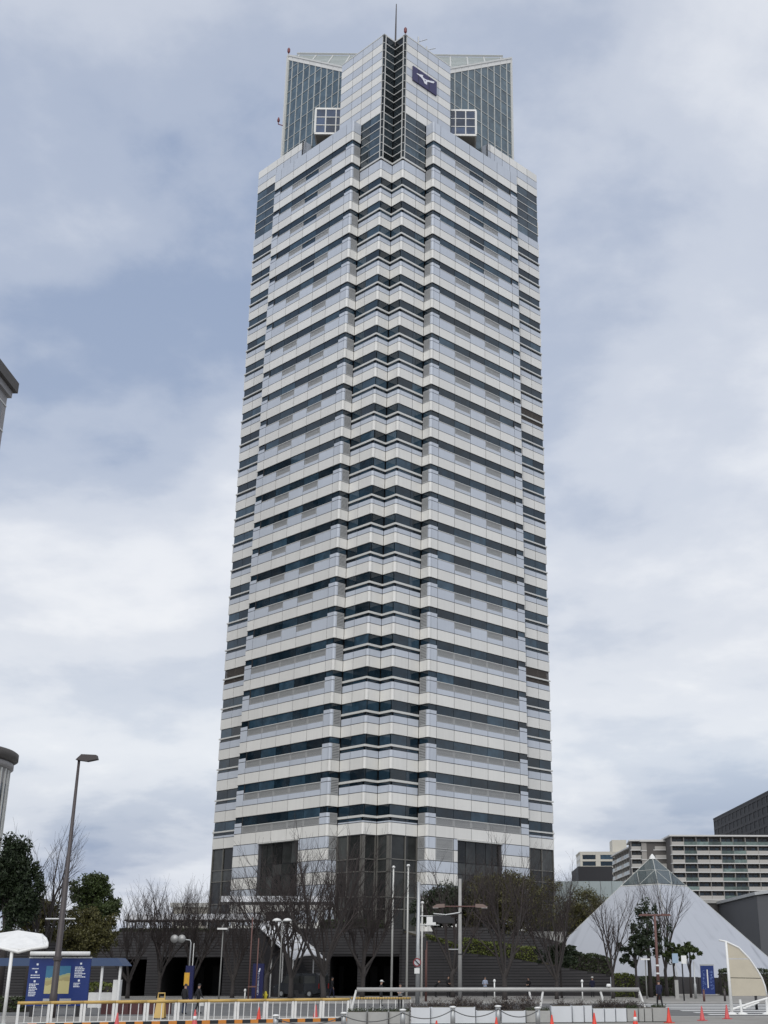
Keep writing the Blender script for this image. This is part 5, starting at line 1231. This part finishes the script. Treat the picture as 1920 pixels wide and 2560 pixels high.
# concrete utility pole with a twin lamp
y = 92; p = at(1150, 2197, y); t = thing('utility_pole', 'pale concrete utility pole with twin brown lamp heads right of the flagpoles', 'utility pole', (p.x, y, 0))
mb = MB(); mb.tube([(0, 0, 0), (0, 0, p.z)], [.15, .105], 12); mb.build('pole', mat('pole_concrete', (0.33, 0.325, 0.31), .85, noise_s=2.5, noise_a=.25), t, True)
az = at(1150, 2267, y).z; mb = MB(); mb.tube([(-1.2, -.12, az+.02), (1.2, -.12, az+.02)], .045, 6); mb.build('lamp_arm', M_RUST, t)
for sx in (-1, 1):
    mb = MB(); mb.prism([(sx*1.1, -.3, az-.05), (sx*1.1, -.3, az+.19), (sx*1.65, -.3, az+.17), (sx*2.0, -.3, az-.02), (sx*1.85, -.3, az-.09)], (0, .36, 0)); mb.build('lamp_head', mat('lamp_brown', (0.19, 0.135, 0.115), .5), t)
    mb = MB(); mb.prism([(sx*1.55, -.29, az-.1), (sx*1.95, -.29, az-.1), (sx*1.9, -.29, az-.06), (sx*1.55, -.29, az-.06)], (0, .34, 0)); mb.build('lamp_glass', M_REFL, t)
for zz2 in (az-.42, az-3.2): mb = MB(); mb.lathe([(.145, zz2-.04), (.145, zz2+.04)], n=12); mb.build('band', M_BLACK, t)
mb = MB(); mb.tube([(0, -.1, az-.4), (-1.0, -.1, az-.55), (-1.9, -.1, az-.48)], .05, 6); mb.build('signal_arm', M_STEEL, t)
MB().box(-1.95, -.65, -.28, .02, az-1.05, az-.62).build('signal_housing', M_BLACK, t)
MB().box(-.8, -.08, -.06, -.02, az-2.9, az-2.84).build('bracket', M_STEEL, t)
# rust-red twin street lamp in front of the pyramid
y = 104; p = at(1640, 2288, y); t = thing('twin_street_lamp', 'rust-red street lamp with two horizontal arms before the pyramid', 'street lamp', (gx(1648, y), y, .11)); hz_ = p.z-.11
mb = MB(); mb.tube([(0, 0, 0), (0, 0, hz_*.5), (0, 0, hz_+.1)], [.15, .115, .09], 10); mb.build('pole', M_RUST, t, True)
mb = MB(); mb.tube([(-1.15, 0, hz_), (1.1, 0, hz_)], .07, 8); mb.build('arm', M_RUST, t)
for sx in (-1, 1): mb = MB(); mb.prism([(sx*.55, -.16, hz_-.07), (sx*.55, -.16, hz_+.12), (sx*1.2, -.16, hz_+.08), (sx*1.32, -.16, hz_-.05)], (0, .32, 0)); mb.build('lamp_head', M_RUST, t)
for zz2 in (1.9, 2.5): mb = MB(); mb.lathe([(.15, zz2), (.15, zz2+.12)], n=10); mb.build('band', M_REFL, t)
y = 101; p = at(1711, 2408, y); t = thing('black_post', 'thin black signpost left of the blue banner sign', 'pole', (gx(1711, y), y, .11)); mb = MB(); mb.tube([(0, 0, 0), (0, 0, p.z-.11)], .055, 8); mb.build('post', M_BLACK, t, True); MB().box(-.05, .35, -.05, -.01, p.z-.15, p.z+.45).build('plate', M_REFL, t); MB().box(-.75, -.3, -.05, -.01, p.z-.1, p.z+.6).build('blue_plate', mat('pale_blue_plate', (0.30, 0.40, 0.5), .5), t); mb = MB(); mb.tube([(-.5, -.03, p.z+.3), (.2, -.03, p.z+.3)], .02, 6); mb.build('crossarm', M_BLACK, t)
y = 108; p = at(1734, 2405, y); t = thing('grey_post', 'grey post thickening at its foot left of the blue banner sign', 'pole', (p.x, y, .11)); mb = MB(); mb.tube([(0, 0, 0), (0, 0, 1.1), (0, 0, 1.2), (0, 0, p.z-.11)], [.11, .11, .06, .05], 10); mb.build('post', M_STEEL, t, True); mb = MB(); mb.lathe([(.06, p.z-.11), (.02, p.z-.05)], n=8); mb.build('cap', M_STEEL, t)
y = 106; t = thing('stone_marker', 'white stone marker under the small trees before the pyramid', 'marker', (gx(1694, y), y, .11)); MB().box(-.14, .14, 0, .2, .08, 1.45).build('stone', M_PLG, t); MB().box(-.2, .2, -.05, .25, 0, .08).build('plinth', M_CONC, t)
for lb_, px, y_, m in (('short brown bollard before the blue banner sign', 1761, 99, M_RUST), ('short dark bollard left of the white sail mast', 1813, 100, M_BROWNP), ('short black bollard under the sail frame', 1892, 84, M_BLACK)):
    t = thing('short_bollard', lb_, 'bollard', (gx(px, y_), y_, .11 if y_ > 98.3 else .005)); mb = MB(); mb.tube([(0, 0, 0), (0, 0, .78)], .085, 10); mb.build('post', m, t, True); mb = MB(); mb.lathe([(.095, .78), (.08, .84), (.02, .87)], n=10); mb.build('cap', m, t, True)
# low white markers and a yellow hydrant in front of the podium
for lb_, px, py_ in (('white marker post left of the blue pillar sign', 613, 2476), ('white marker post right of the blue pillar sign', 654, 2478), ('white globe lamp on a short stem right of the light-jacketed person', 1236, 2452), ('white globe lamp on a short stem left of the capped person', 1455, 2453)):
    y_ = 101; p = at(px, py_, y_); t = thing('marker_post', lb_, 'marker', (p.x, y_, .11)); hh = p.z-.11
    mb = MB(); mb.tube([(0, 0, 0), (0, 0, hh-.1)], .05, 8); mb.build('stem', M_REFL, t, True); mb = MB(); mb.lathe([(.05, hh-.12), (.10, hh-.05), (.09, hh+.06), (.03, hh+.12)], n=10); mb.build('head', M_REFL, t, True)
y_ = 101; t = thing('hydrant', 'small yellow hydrant right of the blue pillar sign', 'hydrant', (gx(663, y_), y_, .11)); mb = MB(); mb.lathe([(.12, 0), (.12, .5), (.09, .56), (.09, .62), (.03, .7)], n=12); mb.build('barrel', mat('hydrant_yellow', (0.62, 0.52, 0.04), .5), t, True)
for sx in (-1, 1): mb = MB(); mb.tube([(sx*.1, 0, .42), (sx*.18, 0, .42)], .045, 8); mb.build('outlet', mat('hydrant_yellow', (0, 0, 0)), t)

# ================================================================== VAN
M_VAN = mat('dark_van_paint', (0.018, 0.021, 0.026), .25, spec=.6)
y = 112; t = thing('van', 'dark van parked at the podium seen from its rear corner', 'van', (gx(752, y), y, .11), radians(-27))
prof_v = [(-2.25, .35), (-2.30, .75), (-2.15, 1.0), (-1.55, 1.12), (-1.05, 1.82), (-.7, 1.93), (2.0, 1.93), (2.16, 1.82), (2.25, 1.1), (2.25, .40), (1.9, .30), (-1.9, .30)]
mb = MB(); mb.prism([(x, -.83, z) for x, z in prof_v], (0, 1.66, 0)); vb = mb.build('body', M_VAN, t)
for a, b in ((-1.35, -.55), (-.45, .75), (.85, 1.95)):
    sl_ = .32 if a < -1 else 0; mb = MB(); mb.prism([(a, -.835, 1.14), (b, -.835, 1.14), (b, -.835, 1.72), (a+sl_, -.835, 1.72)], (0, -.012, 0)); mb.build('side_window', M_GLASSB, t)
MB().box(-.48, .78, -.85, -.832, .42, 1.10).build('dark_doorway', M_BLACK, t)  # shade inside the open side door, painted as a flat black panel
mb = MB(); mb.prism([(2.235, -.68, 1.15), (2.235, .68, 1.15), (2.18, .62, 1.72), (2.18, -.62, 1.72)], (.03, 0, 0)); mb.build('rear_window', M_GLASSB, t)
for sy in (-1, 1):
    MB().box(2.24, 2.28, sy*.74-.06, sy*.74+.06, .72, 1.12).build('tail_light', mat('tail_red', (0.25, 0.015, 0.012), .3), t)
    for x in (-1.45, 1.4):
        w_o = MB(); w_o.tube([(x, sy*.86, .31), (x, sy*.66, .31)], .31, 18); wh = w_o.build('wheel', M_BLACK, t)
        mb = MB(); mb.tube([(x, sy*.875, .31), (x, sy*.85, .31)], .18, 12); mb.build('rim', M_STEEL, wh)
MB().box(2.23, 2.31, -.8, .8, .38, .58).build('bumper', M_VAN, t); MB().box(2.262, 2.285, -.18, .18, .62, .80).build('licence_plate', M_REFL, t)
mb = MB(); mb.prism([(-1.52, -.7, 1.16), (-1.52, .7, 1.16), (-1.08, .66, 1.80), (-1.08, -.66, 1.80)], (-.03, 0, .02)); mb.build('windscreen', M_GLASSB, t)
for sy in (-1, 1): MB().box(-2.31, -2.24, sy*.62-.14, sy*.62+.14, .72, .88).build('headlight', M_REFL, t)

# ================================================================== PEOPLE
M_SKIN = mat('skin', (0.42, 0.26, 0.19), .55); M_HAIR = mat('black_hair', (0.014, 0.012, 0.012), .6); M_SHOE = mat('dark_shoe', (0.02, 0.02, 0.022), .5)
def person(label, px, y_, height, rz, top, legs, pose='stand', hat=None, zb=.11, skirt=False):
    J = {'pel': (0, 0, .95), 'spi': (0, .01, 1.14), 'che': (0, .0, 1.34), 'nek': (0, .0, 1.49), 'hd0': (0, -.015, 1.57), 'hd1': (0, -.02, 1.66), 'hd2': (0, -.01, 1.735)}
    st = {'stand': 0, 'walk': .20}.get(pose, 0)
    for s_, n_ in ((-1, 'L'), (1, 'R')):
        f_ = st*s_
        J['hip'+n_] = (s_*.095, 0, .90); J['kne'+n_] = (s_*.10, -f_*.55-.02, .50); J['ank'+n_] = (s_*.10, -f_+.03, .085+(.05 if f_ < 0 else 0)); J['toe'+n_] = (s_*.115, -f_-.14, .045)
        J['sho'+n_] = (s_*.175, 0, 1.41); J['elb'+n_] = (s_*.235, f_*.45+.03, 1.14); J['wri'+n_] = (s_*.235, f_*.9-.06, .91); J['han'+n_] = (s_*.232, f_*.95-.085, .83)
        if pose == 'hold': J['elb'+n_] = (s_*.23, .03, 1.15); J['wri'+n_] = (s_*.12, -.20, 1.13); J['han'+n_] = (s_*.07, -.25, 1.15)
    if pose == 'bend':
        for k in ('spi', 'che', 'nek', 'hd0', 'hd1', 'hd2', 'shoL', 'shoR', 'elbL', 'elbR', 'wriL', 'wriR', 'hanL', 'hanR'):
            v = Vector(J[k])-Vector((0, 0, .95)); v = Matrix.Rotation(radians(42), 3, 'X') @ v; J[k] = tuple(v+Vector((0, .1, .90)))
    names = list(J); idx = {n: i for i, n in enumerate(names)}
    E = [('pel', 'spi'), ('spi', 'che'), ('che', 'nek'), ('nek', 'hd0'), ('hd0', 'hd1'), ('hd1', 'hd2')]
    for n_ in 'LR': E += [('pel', 'hip'+n_), ('hip'+n_, 'kne'+n_), ('kne'+n_, 'ank'+n_), ('ank'+n_, 'toe'+n_), ('che', 'sho'+n_), ('sho'+n_, 'elb'+n_), ('elb'+n_, 'wri'+n_), ('wri'+n_, 'han'+n_)]
    rad = {'pel': (.155, .115), 'spi': (.145, .105), 'che': (.165, .115), 'nek': (.058, .058), 'hd0': (.072, .080), 'hd1': (.082, .098), 'hd2': (.055, .065), 'hip': (.088, .088), 'kne': (.062, .062), 'ank': (.045, .05), 'toe': (.04, .035), 'sho': (.068, .065), 'elb': (.05, .05), 'wri': (.036, .036), 'han': (.034, .042)}
    k_ = height/1.79; t = thing('person', label, 'person', (gx(px, y_, zb), y_, zb), rz)
    me = bpy.data.meshes.new('body'); me.from_pydata([tuple(c*k_ for c in J[n]) for n in names], [(idx[a], idx[b]) for a, b in E], [])
    o = bpy.data.objects.new('body', me); COL.objects.link(o); m_ = o.modifiers.new('skin', 'SKIN'); sk = me.skin_vertices[0].data
    for n in names:
        r = rad.get(n) or rad[n[:3]]; sk[idx[n]].radius = (r[0]*k_, r[1]*k_)
    sk[idx['pel']].use_root = True; o.modifiers.new('sub', 'SUBSURF').levels = 2
    dg = bpy.context.evaluated_depsgraph_get(); m2 = bpy.data.meshes.new_from_object(o.evaluated_get(dg)); bpy.data.objects.remove(o)
    for m in (M_SKIN, top, legs, M_SHOE): m2.materials.append(m)
    hn = Vector(J['nek'])*k_; hands = [Vector(J['han'+n])*k_ for n in 'LR']; pz = (.70 if skirt else .90)*k_
    nd = (Vector(J['hd1'])-Vector(J['nek'])).normalized()
    for p in m2.polygons:
        c = p.center; p.use_smooth = True
        if (c-hn).dot(nd) > .01 and (c-hn).length < .36*k_ and abs(c.x) < .13: p.material_index = 0
        elif min((c-h).length for h in hands) < .085*k_: p.material_index = 0
        elif c.z < .10*k_: p.material_index = 3
        elif c.z < pz and abs(c.x) < .2*k_: p.material_index = 2
        else: p.material_index = 1
    body = link('body', m2, t)
    fg = MB()
    for s_, h in zip((-1, 1), hands):
        for i in range(4):
            b = h+Vector(((i-1.5)*.010, -.012+i*.012, -.02))*k_; fg.tube([b, b+Vector((0, -.012, -.045-.008*(i in (1, 2))))*k_, b+Vector((-s_*.006, -.026, -.07-.012*(i in (1, 2))))*k_], [.0095, .009, .007], 5)
        b = h+Vector((-s_*.01, -.03, .01))*k_; fg.tube([b, b+Vector((-s_*.015, -.025, -.03))*k_, b+Vector((-s_*.01, -.03, -.055))*k_], [.011, .010, .008], 5)
    fg.build('fingers', M_SKIN, body)
    hc = Vector(J['hd1'])*k_+nd*.015; hr = MB(); R3 = Vector((0, 0, 1)).rotation_difference(nd).to_matrix()
    vs_ = []; fs = []; nr, ns = 6, 14
    for i in range(nr+1):
        th = (pi*.62)*i/nr
        for k in range(ns):
            ph = 2*pi*k/ns; front = max(0, -sin(ph)); th2 = th*(1-.42*front)
            vs_.append(hc+R3 @ Vector((.098*sin(th2)*cos(ph), .112*sin(th2)*sin(ph), .108*cos(th2)))*k_)
    for i in range(nr):
        for k in range(ns): fs.append((i*ns+k, (i+1)*ns+k, (i+1)*ns+(k+1) % ns, i*ns+(k+1) % ns))
    hr.add(vs_, fs); hr.build('hair', M_HAIR, t, True)
    if hat:
        hb = MB(); hb.lathe([(.115*k_, .02), (.118*k_, .06), (.10*k_, .115), (.03*k_, .135)], hc, 14); hb.prism([hc+Vector(v)*k_ for v in ((-.09, -.08, .03), (.09, -.08, .03), (.07, -.20, .015), (-.07, -.20, .015))], (0, 0, .012)); hb.build('cap', hat, t, True)
    fc = MB(); fcen = Vector(J['hd1'])*k_; fw = R3 @ Vector((0, -1, 0))
    fc.tube([fcen+fw*.088*k_+R3 @ Vector((0, 0, .015))*k_, fcen+fw*.112*k_-R3 @ Vector((0, 0, .02))*k_], [.008, .014], 6); fc.build('nose', M_SKIN, body)
    for s_ in (-1, 1):
        fe = MB(); fe.lathe([(.004, -.006), (.011, 0), (.004, .006)], fcen+fw*.094*k_+Vector((s_*.034*k_, 0, .012)), 8); fe.build('eye', M_HAIR, body)
        fe = MB(); fe.lathe([(.006, -.03), (.014, 0), (.006, .03)], fcen+Vector((s_*.085*k_, .005, -.005)), 6); fe.build('ear', M_SKIN, body)
    return t
def cl(name, c, **kw): return mat('cloth_'+name, c, .9, noise_s=6, noise_a=.15, **kw)
BLK, NAV, JEAN, GRY = cl('black', (0.014, 0.014, 0.016)), cl('navy', (0.016, 0.018, 0.045)), cl('denim', (0.035, 0.045, 0.075)), cl('grey', (0.22, 0.22, 0.22))
LBL = mat('patterned_blue_white', (0.36, 0.41, 0.52), .9, noise_s=14, noise_a=.5)
WHT = cl('white', (0.6, 0.6, 0.58))
person('person in a navy jacket and dark trousers walking away by the last planter', 1650, 86, 1.76, pi+.3, NAV, BLK, 'walk', zb=.005)
person('person in a black coat and dark jeans standing left behind the guard fence', 459, 76, 1.66, 2.6, BLK, JEAN, 'stand', zb=.005)
pr_ = person('person in a long black coat holding a white bag behind the guard fence', 493, 76.5, 1.66, 2.2, BLK, BLK, 'walk', zb=.005, skirt=True)
person('person in a black jacket looking to the side behind the pipe rail', 1121, 112, 1.76, .6, BLK, BLK, 'hold')
person('person in a blue and white patterned jacket behind the pipe rail', 1213, 112, 1.68, .1, LBL, BLK, 'hold')
person('person in black bending over next to the rust-red post', 1089, 112, 1.66, 1.3, BLK, BLK, 'bend')
person('person in black with a white cap before the podium opening', 952, 91, 1.68, 1.2, BLK, BLK, 'hold', WHT, zb=.005)
person('person in a grey top facing the camera between the flagpoles', 1000, 86, 1.55, -.2, GRY, BLK, 'hold', zb=.005)
person('person in dark clothes walking past the rear of the van', 829, 109, 1.66, 1.2, BLK, NAV, 'walk')
person('person in black beside the small dark evergreen at the terrace wall', 1322, 112, 1.62, -.6, BLK, BLK, 'hold')
person('person in navy with a white cap left of the pollarded tree', 1482, 112, 1.64, 2.8, NAV, BLK, 'stand', WHT)
bg_ = thing('carrier_bag', 'white carrier bag held by the person in the long black coat', 'bag', (gx(502, 76.2), 76.2, .45)); mb = MB(); mb.prism([(-.13, -.05, 0), (.13, -.05, 0), (.15, -.05, .34), (-.15, -.05, .34)], (0, .12, 0)); mb.build('bag_body', WHT, bg_); mb = MB(); mb.tube([(-.08, .01, .34), (-.05, .01, .42), (.05, .01, .42), (.08, .01, .34)], .012, 5); mb.build('handle', WHT, bg_)
